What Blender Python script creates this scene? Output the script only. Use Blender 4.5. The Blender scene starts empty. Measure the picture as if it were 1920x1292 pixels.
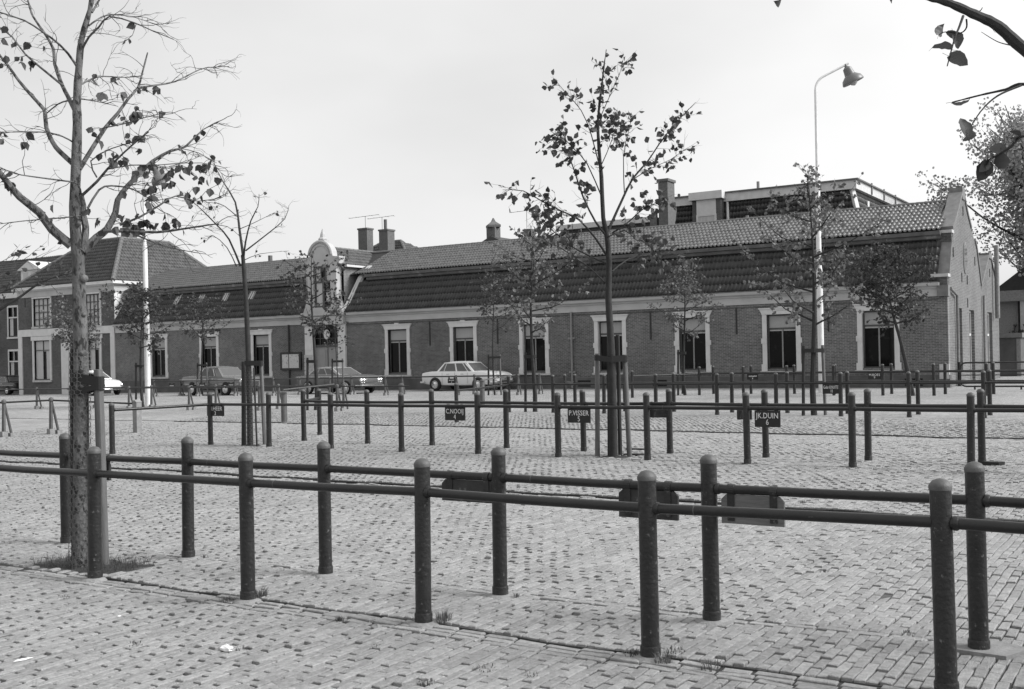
import bpy, math, random
import numpy as np
from mathutils import Vector, Matrix

# ------------------------------------------------------------------ camera, world, sun, exposure
scene = bpy.context.scene
COL = scene.collection
PI = math.pi
FPX, CXP, HYP, ROLL, EYE = 2000.0, 960.0, 667.0, math.radians(1.2), 1.65
YAW = math.radians(32.51)
SY, CY = math.sin(YAW), math.cos(YAW)
cd = bpy.data.cameras.new('camera'); cam = bpy.data.objects.new('camera', cd); COL.objects.link(cam)
cd.sensor_width = 36; cd.sensor_fit = 'HORIZONTAL'; cd.lens = 36 * FPX / 1920
cd.shift_y = (HYP - 646) / 1920; cd.clip_start = .05; cd.clip_end = 2000
cam.matrix_world = Matrix.Translation((0, 0, EYE)) @ Matrix.Rotation(YAW, 4, 'Z') @ Matrix.Rotation(PI / 2, 4, 'X') @ Matrix.Rotation(-ROLL, 4, 'Z')
scene.camera = cam
scene.render.resolution_x = 1024; scene.render.resolution_y = 689

SUN_EL, SUN_AZ = math.radians(38), math.radians(20)      # azimuth from +x towards +y
sdir = Vector((math.cos(SUN_EL) * math.cos(SUN_AZ), math.cos(SUN_EL) * math.sin(SUN_AZ), math.sin(SUN_EL)))
w = bpy.data.worlds.new('World'); scene.world = w; w.use_nodes = True
nt = w.node_tree; nt.nodes.clear()
out = nt.nodes.new('ShaderNodeOutputWorld'); bg = nt.nodes.new('ShaderNodeBackground')
sky = nt.nodes.new('ShaderNodeTexSky'); sky.sky_type = 'NISHITA'; sky.sun_disc = False
sky.sun_elevation = SUN_EL; sky.sun_rotation = math.radians(90) - SUN_AZ
sky.air_density = 1.0; sky.dust_density = 3.0; sky.ozone_density = 1.0
bw = nt.nodes.new('ShaderNodeRGBToBW'); nt.links.new(sky.outputs[0], bw.inputs[0])
# thin overcast: clouds laid over the clear sky
tc = nt.nodes.new('ShaderNodeTexCoord'); mp = nt.nodes.new('ShaderNodeMapping'); mp.inputs['Scale'].default_value = (1, 1, 2.2)
nz = nt.nodes.new('ShaderNodeTexNoise'); nz.inputs['Scale'].default_value = 1.3; nz.inputs['Detail'].default_value = 5; nz.inputs['Roughness'].default_value = .45
mr = nt.nodes.new('ShaderNodeMapRange'); mr.inputs[1].default_value = .3; mr.inputs[2].default_value = .7; mr.inputs[3].default_value = 3.8; mr.inputs[4].default_value = 6.6
nt.links.new(tc.outputs['Generated'], mp.inputs[0]); nt.links.new(mp.outputs[0], nz.inputs['Vector']); nt.links.new(nz.outputs[0], mr.inputs[0])
mx = nt.nodes.new('ShaderNodeMix'); mx.data_type = 'FLOAT'; mx.inputs[0].default_value = .66
sz = nt.nodes.new('ShaderNodeSeparateXYZ'); nt.links.new(tc.outputs['Generated'], sz.inputs[0])
ov = nt.nodes.new('ShaderNodeMapRange'); ov.inputs[1].default_value = 0; ov.inputs[2].default_value = 1; ov.inputs[3].default_value = .97; ov.inputs[4].default_value = 1.35; nt.links.new(sz.outputs[2], ov.inputs[0])
mm = nt.nodes.new('ShaderNodeMath'); mm.operation = 'MULTIPLY'; nt.links.new(mr.outputs[0], mm.inputs[0]); nt.links.new(ov.outputs[0], mm.inputs[1])
nt.links.new(bw.outputs[0], mx.inputs[2]); nt.links.new(mm.outputs[0], mx.inputs[3])
nt.links.new(mx.outputs[0], bg.inputs[0]); bg.inputs[1].default_value = .1
nt.links.new(bg.outputs[0], out.inputs[0])
sl = bpy.data.lights.new('sun', 'SUN'); sl.energy = 2.4; sl.angle = math.radians(30); sl.color = (1, 1, 1)
so = bpy.data.objects.new('sun', sl); COL.objects.link(so); so.rotation_euler = sdir.to_track_quat('Z', 'Y').to_euler()
so.location = (20, 10, 30)
vs = scene.view_settings
vs.view_transform = 'Standard'; vs.look = 'None'; vs.gamma = 1; vs.exposure = 0.94; vs.use_curve_mapping = False

# ------------------------------------------------------------------ helpers
def ray(px, py):
    xc = (px - CXP) / FPX; yc = (HYP - py) / FPX
    X = xc * math.cos(ROLL) + yc * math.sin(ROLL); Z = -xc * math.sin(ROLL) + yc * math.cos(ROLL)
    return Vector((CY * X - SY, SY * X + CY, Z))
def at(px, py, d):
    r = ray(px, py); return Vector((r.x * d, r.y * d, EYE + r.z * d))
GU1, GU2 = 11.24, 21.7          # the two gutters
def gx(x):
    return -1.1e-4 * np.maximum(0, -x - 10) ** 2
def gh(x, y):
    """height of the paved ground: cambered lanes draining into two gutters, slight settling"""
    x = np.asarray(x, float); y = np.asarray(y, float)
    z = gx(x)
    for yc, a, b, wd in ((GU1, .055, .028, 3.0), (GU2, .10, .07, 3.6)):
        d = y - yc
        z = z + np.where((d < 0) & (d > -4), -a * (1 + d / 4) ** 2, 0) + np.where((d >= 0) & (d < wd), -b * (1 - d / wd) ** 2, 0)
    z = z + np.where((y > 5.26) & (y < 6.2), .012, 0) * np.where(x > -40, 1, 0)
    f = np.clip((30 - y) / 10, 0, 1)
    z = z + f * (.010 * np.sin(x * 1.9 + y * .7) * np.sin(y * 1.3 - x * .4) + .006 * np.sin(x * 4.1 - 1) * np.sin(y * 3.7 + .5))
    return z
def ghs(x, y): return float(gh(x, y))
def G(px, py):
    r = ray(px, py); z = 0
    for _ in range(4):
        t = (z - EYE) / r.z; z = float(gx(r.x * t))
    return Vector((r.x * t, r.y * t, ghs(r.x * t, r.y * t)))
def dep(p): return -SY * p[0] + CY * p[1]

class MB:
    def __init__(s): s.v = []; s.f = []
    def add(s, vs_, fs):
        n = len(s.v); s.v += [tuple(p) for p in vs_]; s.f += [tuple(i + n for i in f) for f in fs]
    def box(s, x0, x1, y0, y1, z0, z1):
        s.add([(x0, y0, z0), (x1, y0, z0), (x1, y1, z0), (x0, y1, z0), (x0, y0, z1), (x1, y0, z1), (x1, y1, z1), (x0, y1, z1)],
              [(3, 2, 1, 0), (4, 5, 6, 7), (0, 1, 5, 4), (1, 2, 6, 5), (2, 3, 7, 6), (3, 0, 4, 7)]); return s
    def prism(s, poly, axis, a, b):
        """poly of 2-D points extruded along axis ('x': poly=(y,z), 'y': poly=(x,z), 'z': poly=(x,y))"""
        def P(p, t): return {'x': (t, p[0], p[1]), 'y': (p[0], t, p[1]), 'z': (p[0], p[1], t)}[axis]
        n = len(poly)
        s.add([P(p, a) for p in poly] + [P(p, b) for p in poly],
              [tuple(range(n)), tuple(range(2 * n - 1, n - 1, -1))] + [(i, i + n, (i + 1) % n + n, (i + 1) % n) for i in range(n)]); return s
    def tube(s, pts, rad, n=8, caps=True):
        pts = [Vector(p) for p in pts]
        if not hasattr(rad, '__len__'): rad = [rad] * len(pts)
        vs_ = []; fs = []; ref = None
        for i, p in enumerate(pts):
            t = (pts[min(i + 1, len(pts) - 1)] - pts[max(i - 1, 0)])
            t = t.normalized() if t.length > 1e-9 else Vector((0, 0, 1))
            if ref is None: ref = Vector((0, 0, 1)) if abs(t.z) < .9 else Vector((1, 0, 0))
            a = t.cross(ref).normalized(); b = a.cross(t).normalized(); ref = b
            for k in range(n):
                c = 2 * PI * k / n; vs_.append(p + (a * math.cos(c) + b * math.sin(c)) * rad[i])
        for i in range(len(pts) - 1):
            for k in range(n):
                k2 = (k + 1) % n; fs.append((i * n + k2, i * n + k, (i + 1) * n + k, (i + 1) * n + k2))
        if caps: fs.append(tuple(range(n))); fs.append(tuple(range(len(vs_) - 1, len(vs_) - n - 1, -1)))
        s.add(vs_, fs); return s
    def lathe(s, prof, c=(0, 0, 0), n=16, axis='z'):
        """prof: list of (r, h)"""
        vs_ = []; fs = []
        for r, h in prof:
            for k in range(n):
                a = 2 * PI * k / n; q = (r * math.cos(a), r * math.sin(a))
                p = {'z': (q[0], q[1], h), 'y': (q[0], h, q[1]), 'x': (h, q[0], q[1])}[axis]
                vs_.append((p[0] + c[0], p[1] + c[1], p[2] + c[2]))
        for i in range(len(prof) - 1):
            for k in range(n):
                k2 = (k + 1) % n; fs.append((i * n + k, i * n + k2, (i + 1) * n + k2, (i + 1) * n + k))
        fs.append(tuple(range(n - 1, -1, -1))); m = (len(prof) - 1) * n; fs.append(tuple(range(m, m + n)))
        s.add(vs_, fs); return s
    def mesh(s, name, mat, smooth=False, off=(0, 0, 0), ang=None):
        me = bpy.data.meshes.new(name)
        o = Vector(off)
        me.from_pydata([(p[0] - o.x, p[1] - o.y, p[2] - o.z) for p in s.v], [], s.f); me.update()
        if mat: me.materials.append(mat)
        if smooth:
            me.polygons.foreach_set('use_smooth', [True] * len(me.polygons))
            if ang:
                try: me.set_sharp_from_angle(angle=math.radians(ang))
                except Exception: pass
        return me
    def build(s, name, mat, parent=None, smooth=False, ang=40, local=False):
        off = (0, 0, 0)
        if parent is not None and not local: off = wloc(parent)
        me = s.mesh(name, mat, smooth, off, ang)
        return link(name, me, parent)
def wloc(o):
    v = Vector((0, 0, 0))
    while o is not None: v += o.location; o = o.parent
    return v
def link(name, data, parent=None, loc=None, rot=None, scale=None):
    o = bpy.data.objects.new(name, data); COL.objects.link(o)
    if parent is not None: o.parent = parent
    if loc is not None: o.location = loc
    if rot is not None: o.rotation_euler = rot
    if scale is not None: o.scale = scale
    return o
def tag(o, label, cat, group=None, kind=None):
    o['label'] = label; o['category'] = cat
    if group: o['group'] = group
    if kind: o['kind'] = kind
    return o
def thing(name, label, cat, loc=(0, 0, 0), rz=0, group=None):
    o = link(name, None, None, loc, (0, 0, rz)); return tag(o, label, cat, group)
def copy_tree(o, parent=None):
    c = o.copy(); COL.objects.link(c); c.parent = parent
    for ch in list(o.children): copy_tree(ch, c)
    return c

# ------------------------------------------------------------------ materials (all neutral greys: a black-and-white photograph)
def newmat(name):
    m = bpy.data.materials.new(name); m.use_nodes = True
    return m, m.node_tree, m.node_tree.nodes['Principled BSDF']
def nmath(nt, op, a, b=None):
    n = nt.nodes.new('ShaderNodeMath'); n.operation = op
    for i, q in enumerate((a, b)):
        if q is None: continue
        if isinstance(q, (int, float)): n.inputs[i].default_value = q
        else: nt.links.new(q, n.inputs[i])
    return n.outputs[0]
def nmap(nt, v, a, b, c, d):
    n = nt.nodes.new('ShaderNodeMapRange'); n.clamp = True
    for i, q in zip((1, 2, 3, 4), (a, b, c, d)): n.inputs[i].default_value = q
    nt.links.new(v, n.inputs[0]); return n.outputs[0]
def nnoise(nt, vec, scale, detail=4, rough=.55):
    n = nt.nodes.new('ShaderNodeTexNoise'); n.inputs['Scale'].default_value = scale; n.inputs['Detail'].default_value = detail
    n.inputs['Roughness'].default_value = rough; nt.links.new(vec, n.inputs['Vector']); return n.outputs[0]
def ncoord(nt, world=True):
    if world:
        return nt.nodes.new('ShaderNodeNewGeometry').outputs['Position']
    return nt.nodes.new('ShaderNodeTexCoord').outputs['Object']
def grey(name, v, rough=.8, var=.2, scale=6, bump=0, bscale=60, island=0, metal=0, spec=.4, stain=None, world=False, stretch=None):
    m, nt, b = newmat(name)
    b.inputs['Roughness'].default_value = rough; b.inputs['Metallic'].default_value = metal; b.inputs['Specular IOR Level'].default_value = spec
    co = ncoord(nt, world)
    if stretch:
        mpn = nt.nodes.new('ShaderNodeMapping'); mpn.inputs['Scale'].default_value = stretch; nt.links.new(co, mpn.inputs[0]); co = mpn.outputs[0]
    c = nmap(nt, nnoise(nt, co, scale), .25, .75, v * (1 - var), v * (1 + var))
    if island:
        g = nt.nodes.new('ShaderNodeNewGeometry').outputs['Random Per Island']; oi = nt.nodes.new('ShaderNodeObjectInfo').outputs['Random']
        r = nmath(nt, 'FRACT', nmath(nt, 'ADD', g, oi))
        c = nmath(nt, 'MULTIPLY', c, nmap(nt, r, 0, 1, 1 - island, 1 + island))
    if stain:   # (scale, threshold, value)
        k = nmap(nt, nnoise(nt, co, stain[0], 6, .65), stain[1], stain[1] + .06, 0, 1)
        mxn = nt.nodes.new('ShaderNodeMix'); mxn.data_type = 'FLOAT'; nt.links.new(k, mxn.inputs[0]); nt.links.new(c, mxn.inputs[2]); mxn.inputs[3].default_value = stain[2]
        c = mxn.outputs[0]
    nt.links.new(c, b.inputs['Base Color'])
    if bump:
        bn = nt.nodes.new('ShaderNodeBump'); bn.inputs['Strength'].default_value = bump; bn.inputs['Distance'].default_value = .02
        nt.links.new(nnoise(nt, co, bscale, 5), bn.inputs['Height']); nt.links.new(bn.outputs[0], b.inputs['Normal'])
    return m
def brickmat(name, axis, c1, c2, mortar, big=.25, bwid=.22, bh=.066, ms=.011):
    """fine wall brickwork, courses horizontal; axis is the wall's run direction"""
    m, nt, b = newmat(name)
    b.inputs['Roughness'].default_value = .85; b.inputs['Specular IOR Level'].default_value = .2
    co = ncoord(nt, True); sx = nt.nodes.new('ShaderNodeSeparateXYZ'); nt.links.new(co, sx.inputs[0])
    cb = nt.nodes.new('ShaderNodeCombineXYZ'); nt.links.new(sx.outputs[axis], cb.inputs[0]); nt.links.new(sx.outputs[2], cb.inputs[1])
    br = nt.nodes.new('ShaderNodeTexBrick'); nt.links.new(cb.outputs[0], br.inputs['Vector'])
    for k, q in (('Scale', 1), ('Mortar Size', ms), ('Mortar Smooth', .1), ('Bias', 0), ('Brick Width', bwid), ('Row Height', bh)): br.inputs[k].default_value = q
    br.inputs['Color1'].default_value = (c1,) * 3 + (1,); br.inputs['Color2'].default_value = (c2,) * 3 + (1,); br.inputs['Mortar'].default_value = (mortar,) * 3 + (1,)
    c = nmath(nt, 'MULTIPLY', br.outputs['Color'], nmap(nt, nnoise(nt, co, .45, 6, .6), .3, .7, 1 - big, 1 + big))
    c = nmath(nt, 'MULTIPLY', c, nmap(nt, nnoise(nt, co, 9, 3), .25, .75, .82, 1.18))
    nt.links.new(c, b.inputs['Base Color'])
    bn = nt.nodes.new('ShaderNodeBump'); bn.inputs['Strength'].default_value = .4; bn.inputs['Distance'].default_value = .008; bn.invert = True
    nt.links.new(br.outputs['Fac'], bn.inputs['Height']); nt.links.new(bn.outputs[0], b.inputs['Normal'])
    return m
M = {}
M['post'] = grey('painted_iron', .016, .42, .35, 9, .3, 45, stain=(22, .62, .11))
M['cap'] = grey('cap_iron', .075, .55, .35, 14, .2, 60)
M['rail'] = grey('rail_iron', .012, .34, .3, 7, .15, 60, stain=(35, .70, .09))
M['oldiron'] = grey('old_iron', .075, .5, .3, 9)
M['mortar'] = grey('mortar_bed', .22, .95, .3, 14, .6, 50)
M['concrete'] = grey('concrete', .20, .9, .25, 12, .3, 60)
M['brick_pave'] = grey('paving_brick', .265, .85, .26, 28, .7, 110, island=.15, spec=.25, world=True, stain=(1.1, .60, .32))
M['sand'] = grey('joint_sand', .075, .95, .4, 7, .3, 90, world=True)
M['wall_f'] = brickmat('facade_brick', 0, .075, .125, .20)
M['wall_d'] = brickmat('house_brick', 0, .060, .095, .11)
M['wall_s'] = brickmat('gable_brick', 1, .085, .13, .20, .18)
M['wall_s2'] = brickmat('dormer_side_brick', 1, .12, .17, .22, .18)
M['plinth'] = grey('plinth', .085, .85, .3, 1.5, .1, 30, world=True)
M['white'] = grey('white_paint', .52, .6, .10, 3, .05, 40, world=True, stain=(2.2, .66, .46))
M['cornice'] = grey('cornice_paint', .38, .65, .14, 1.2, .05, 40, world=True, stain=(3, .62, .38))
M['plaster'] = grey('plaster', .60, .8, .08, 2, world=True)
M['gutter'] = grey('zinc_gutter', .10, .5, .35, 2.5, world=True, stain=(1.6, .58, .2))
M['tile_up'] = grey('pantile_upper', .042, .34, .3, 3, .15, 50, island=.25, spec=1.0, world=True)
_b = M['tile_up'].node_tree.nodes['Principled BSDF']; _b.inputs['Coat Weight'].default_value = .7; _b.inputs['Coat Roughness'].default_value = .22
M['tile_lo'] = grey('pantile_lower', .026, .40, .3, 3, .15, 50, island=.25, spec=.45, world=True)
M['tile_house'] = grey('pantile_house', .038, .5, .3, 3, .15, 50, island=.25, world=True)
M['tile_lit'] = grey('pantile_sunlit', .055, .55, .3, 3, .15, 50, island=.25, world=True)  # paler copy of the house pantile: sunlight on side slopes put into the colour
M['ridge'] = grey('ridge_tile', .11, .6, .3, 6, world=True)
M['under'] = grey('roof_underlay', .02, .9, .1, 3)
M['stone'] = grey('coping_stone', .15, .85, .25, 4, .2, 40, world=True)
M['stone_l'] = grey('coping_light', .40, .8, .2, 4, .1, 40, world=True)
M['frame_w'] = grey('window_frame', .40, .55, .1, 5, world=True)
M['frame_d'] = grey('window_frame_dark', .06, .5, .2, 5, world=True)
M['frame_m'] = grey('window_frame_mid', .2, .55, .1, 5, world=True)
M['blind'] = grey('slatted_blind', .34, .7, .12, 3, stretch=(60, 1, .3), world=True)
M['curtain'] = grey('lace_curtain', .42, .8, .25, 3, stretch=(25, 25, .5), world=True)
M['door'] = grey('door_paint', .23, .5, .08, 3, world=True)
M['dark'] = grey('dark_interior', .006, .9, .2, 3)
def glassmat(name, v=.012, blot=.05):
    m, nt, b = newmat(name); b.inputs['Roughness'].default_value = .05; b.inputs['Specular IOR Level'].default_value = .14
    co = ncoord(nt, True)
    nt.links.new(nmap(nt, nnoise(nt, co, 2.6, 5, .7), .56, .75, v, blot), b.inputs['Base Color']); return m
M['glass'] = glassmat('window_glass', .005, .03)
M['carglass'] = glassmat('car_glass', .10, .16)
M['bark'] = grey('bark', .105, .85, .5, 12, .9, 30, stain=(26, .52, .022), stretch=(1, 1, .45))
M['bark_d'] = grey('bark_dark', .024, .85, .4, 9, .4, 30)
M['twig'] = grey('twig', .045, .8, .2, 9)
M['stake'] = grey('stake_wood', .11, .85, .3, 5, .3, 30, stretch=(6, 6, .6))
M['stake_d'] = grey('stake_dark', .025, .85, .3, 5, .3, 30, stretch=(6, 6, .6))
M['rubber'] = grey('rubber_strap', .008, .6, .2, 5)
M['wire'] = grey('netting_wire', .16, .45, .1, 5, metal=.6)
def leafmat(name, v):
    m, nt, b = newmat(name)
    g = nt.nodes.new('ShaderNodeNewGeometry').outputs['Random Per Island']; oi = nt.nodes.new('ShaderNodeObjectInfo').outputs['Random']
    c = nmap(nt, nmath(nt, 'FRACT', nmath(nt, 'ADD', g, oi)), 0, 1, v * .6, v * 1.5)
    nt.links.new(c, b.inputs['Base Color']); b.inputs['Roughness'].default_value = .55; b.inputs['Specular IOR Level'].default_value = .35
    tr = nt.nodes.new('ShaderNodeBsdfTranslucent'); nt.links.new(c, tr.inputs[0]); ms = nt.nodes.new('ShaderNodeMixShader'); ms.inputs[0].default_value = .3
    nt.links.new(b.outputs[0], ms.inputs[1]); nt.links.new(tr.outputs[0], ms.inputs[2])
    nt.links.new(ms.outputs[0], nt.nodes['Material Output'].inputs[0]); return m
M['leaf'] = leafmat('leaf', .06)
M['leaf_l'] = leafmat('leaf_pale', .13)
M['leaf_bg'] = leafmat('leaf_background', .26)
M['grass'] = leafmat('grass', .10)
M['soil'] = grey('soil', .035, .95, .4, 12, .6, 40, world=True)  # earth of the tree pits; also paints shade in gutter slots and step faces
M['lamp'] = grey('lamp_mast_paint', .62, .5, .12, 4, .05, 40, stain=(9, .68, .3))
M['lampshade'] = grey('lamp_shade', .13, .4, .1, 5)
M['board'] = grey('sign_board', .012, .5, .4, 8, stain=(14, .70, .06))
M['board_back'] = grey('sign_back', .03, .75, .5, 9, .2, 30, stain=(6, .60, .12))
M['board_wood'] = grey('bare_board', .12, .8, .3, 6, .2, 30, stretch=(1, 1, 9))
M['letter'] = grey('sign_lettering', .62, .6, .25, 30)
M['poster'] = grey('poster_paper', .45, .8, .15, 12, stain=(7, .58, .14))
M['chrome'] = grey('chrome', .62, .18, .1, 4, metal=1)
M['tyre'] = grey('tyre', .012, .8, .2, 10)
M['paper'] = grey('paper_scrap', .62, .8, .15, 30)
M['brick_ch'] = grey('chimney_brick', .11, .85, .3, 9, .1, 30, world=True)
M['plate'] = grey('number_plate', .02, .5, .1, 5)
def carpaint(n, v):
    m = grey(n, v, .25, .05, 2, spec=.6); return m
M['car_white'] = carpaint('paint_white', .62); M['car_grey'] = carpaint('paint_grey', .13); M['car_mid'] = carpaint('paint_two_tone', .10); M['car_roof'] = carpaint('paint_pale_grey', .27); M['car_dark'] = carpaint('paint_black', .02)

def pavefar():
    m, nt, b = newmat('distant_brick_paving'); b.inputs['Roughness'].default_value = .9; b.inputs['Specular IOR Level'].default_value = .2
    co = ncoord(nt, True); sx = nt.nodes.new('ShaderNodeSeparateXYZ'); nt.links.new(co, sx.inputs[0])
    cb = nt.nodes.new('ShaderNodeCombineXYZ'); nt.links.new(sx.outputs[1], cb.inputs[0]); nt.links.new(sx.outputs[0], cb.inputs[1])
    br = nt.nodes.new('ShaderNodeTexBrick'); nt.links.new(cb.outputs[0], br.inputs['Vector'])
    for k, q in (('Scale', 1), ('Mortar Size', .008), ('Mortar Smooth', .2), ('Brick Width', .21), ('Row Height', .062)): br.inputs[k].default_value = q
    br.inputs['Color1'].default_value = (.25,) * 3 + (1,); br.inputs['Color2'].default_value = (.32,) * 3 + (1,); br.inputs['Mortar'].default_value = (.13,) * 3 + (1,)
    c = nmath(nt, 'MULTIPLY', br.outputs['Color'], nmap(nt, nnoise(nt, co, .35, 6, .65), .3, .7, .82, 1.2))
    c = nmath(nt, 'MULTIPLY', c, nmap(nt, nnoise(nt, co, 5, 4, .6), .25, .75, .8, 1.2))
    nt.links.new(c, b.inputs['Base Color'])
    bn = nt.nodes.new('ShaderNodeBump'); bn.inputs['Strength'].default_value = .5; bn.inputs['Distance'].default_value = .01; bn.invert = True
    nt.links.new(br.outputs['Fac'], bn.inputs['Height']); nt.links.new(bn.outputs[0], b.inputs['Normal'])
    return m
M['pave_far'] = pavefar()

# ------------------------------------------------------------------ ground and paving
def shear(x, y): return .018 * (x + 4) * np.clip((10.5 - y) / 3.5, 0, 1)
_gh0 = gh
def gh(x, y):
    x = np.asarray(x, float); y = np.asarray(y, float)
    yw = y - shear(x, y)
    z = _gh0(x, np.where(y < 10.4, np.where((y > 4) & (y < 8), 4.0 + 0 * y, y), y))
    f = np.clip((30 - y) / 10, 0, 1)
    z = np.where((y > 4) & (y < 8), gx(x) + np.where(y > 7, -.055 * np.clip(1 + (y - GU1) / 4, 0, 1) ** 2, 0)
                 + np.where((yw > 5.27) & (yw < 6.2), .013, 0)
                 + .010 * np.sin(x * 1.9 + y * .7) * np.sin(y * 1.3 - x * .4) + .006 * np.sin(x * 4.1 - 1) * np.sin(y * 3.7 + .5), z)
    return z
BX0, BX1, BY0, BY1 = -26.0, 2.0, 2.6, 25.6
xs = np.unique(np.concatenate([np.arange(-160, -30, 5), np.arange(-30, 3.01, .5), np.arange(5, 90, 5), [BX0 - .02, BX0, BX1, BX1 + .02]]))
ys = np.unique(np.concatenate([np.arange(-30, 2, 4), np.arange(2.6, 27.01, .2), np.arange(28, 70, 2), np.arange(75, 300, 15), [GU1 - .065, GU1 - .015, GU1, GU2 - .28, GU2 - .02, GU2, BY1, BY1 + .02, BY0 - .02]]))
gX, gY = np.meshgrid(xs, ys)
inside = (gX >= BX0 - 1e-6) & (gX <= BX1 + 1e-6) & (gY >= BY0 - 1e-6) & (gY <= BY1 + 1e-6)
rs = np.random.RandomState(3)
gZ = gh(gX, gY) - np.where(inside, .014 + .045 * ((gY > GU2 - .3) & (gY < GU2 - .01)) + .05 * ((gY > GU1 - .07) & (gY < GU1 - .01)), 0) + np.where(inside, rs.uniform(-.003, .003, gX.shape), 0)
nx, ny = len(xs), len(ys)
gv = np.stack([gX.ravel(), gY.ravel(), gZ.ravel()], 1)
idx = np.arange(nx * ny).reshape(ny, nx)
gf = np.stack([idx[:-1, :-1].ravel(), idx[:-1, 1:].ravel(), idx[1:, 1:].ravel(), idx[1:, :-1].ravel()], 1)
def npmesh(name, v, f, mats, midx=None, smooth=False):
    me = bpy.data.meshes.new(name)
    v = np.ascontiguousarray(v, dtype=np.float32); f = np.ascontiguousarray(f, dtype=np.int32); k = f.shape[1]
    me.vertices.add(len(v)); me.vertices.foreach_set('co', v.ravel())
    me.loops.add(f.size); me.loops.foreach_set('vertex_index', f.ravel())
    me.polygons.add(len(f)); me.polygons.foreach_set('loop_start', np.arange(0, f.size, k, dtype=np.int32)); me.polygons.foreach_set('loop_total', np.full(len(f), k, dtype=np.int32))
    for m in mats: me.materials.append(m)
    if midx is not None: me.polygons.foreach_set('material_index', np.asarray(midx, dtype=np.int32))
    me.update(calc_edges=True); me.validate()
    me.polygons.foreach_set('use_smooth', np.full(len(me.polygons), smooth))
    return me
fin = inside.ravel()[gf].all(1)
fcy = gv[gf][:, :, 1].mean(1); fcx = gv[gf][:, :, 0].mean(1); fyw = fcy - shear(fcx, fcy)
slot = ((fcy > GU2 - .3) & (fcy < GU2)) | ((fcy > GU1 - .07) & (fcy < GU1)) | ((fyw > 5.02) & (fyw < 5.3))  # slots by the steps, coloured soil-dark to stand in for their shade
ground = link('ground', npmesh('ground', gv, gf, [M['pave_far'], M['sand'], M['soil']], fin.astype(int) + (fin & slot)))
ground['kind'] = 'structure'; ground['label'] = 'brick paved market square'

PITS = [(-8.2, -7.12, 5.27, 5.78), (-8.15, -7.6, 15.15, 15.6), (-16.0, -15.35, 14.7, 15.15)]
rng = np.random.RandomState(11)
L, Wd = .205, .0615
bxs, bys, bls, bws, brot = [], [], [], [], []
def courses_y(y0, y1, x0=BX0, x1=BX1):
    for i, x in enumerate(np.arange(x0, x1, Wd)):
        off = (0 if i % 2 else L / 2) + rng.uniform(-.02, .02)
        e = np.concatenate([[y0], np.arange(y0 + off + (0 if off > .05 else L), y1 - .05, L), [y1]])
        e[1:-1] += rng.uniform(-.012, .012, len(e) - 2)
        c = (e[1:] + e[:-1]) / 2; l = (e[1:] - e[:-1])
        k = l > .04; c = c[k]; l = l[k]
        bxs.append(np.full(len(c), x) + rng.uniform(-.003, .003, len(c))); bys.append(c); bls.append(l); bws.append(np.full(len(c), Wd)); brot.append(np.full(len(c), PI / 2))
def courses_x(y0, rows, x0=BX0, x1=BX1, pitch=Wd):
    for r in range(rows):
        e = np.arange(x0 + rng.uniform(0, .2), x1, L); e = e + rng.uniform(-.015, .015, len(e))
        c = (e[1:] + e[:-1]) / 2; l = e[1:] - e[:-1]
        bxs.append(c); bys.append(np.full(len(c), y0 + (r + .5) * pitch) + rng.uniform(-.003, .003, len(c))); bls.append(l); bws.append(np.full(len(c), Wd)); brot.append(np.zeros(len(c)))
courses_y(BY0, 5.27 - 3 * .067); courses_x(5.27 - 3 * .067, 3, pitch=.067)
courses_y(5.275, 6.195 - 1 * Wd); courses_x(6.195 - Wd, 1); courses_x(6.2, 1)
courses_y(6.2 + Wd, GU1 - .14); courses_x(GU1 - .138, 1, pitch=.075)
courses_y(GU1, 15.05 - Wd); courses_x(15.05 - Wd, 1)
courses_y(15.05, 16.2); courses_x(16.2, 1)
courses_y(16.2 + Wd, GU2 - .02 - 3 * .088); courses_x(GU2 - .02 - 3 * .088, 3, pitch=.088)
courses_y(GU2, BY1)
px_, py_, ln, wd_, ro = (np.concatenate(a) for a in (bxs, bys, bls, bws, brot))
hm = 1.8
keep = (px_ > -1.61 * py_ - hm) & (px_ < -.12 * py_ + hm)
for a in PITS: keep &= ~((px_ > a[0]) & (px_ < a[1]) & (py_ + shear(px_, py_) > a[2]) & (py_ + shear(px_, py_) < a[3]))
px_, py_, ln, wd_, ro = (a[keep] for a in (px_, py_, ln, wd_, ro))
py_ = py_ + shear(px_, py_); wob = .012 * np.sin(1.1 * py_ + .35 * px_) + .008 * np.sin(2.7 * py_ - .8 * px_)
px_ = px_ + wob * (ro > 1)
N = len(px_)
pz_ = gh(px_, py_) + rng.normal(0, .0034, N)
tilt_a = rng.normal(0, .026, N); tilt_b = rng.normal(0, .034, N); yawj = rng.normal(0, .020, N); gapj = .012 + .022 * rng.random_sample(N) ** 2.2
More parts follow.
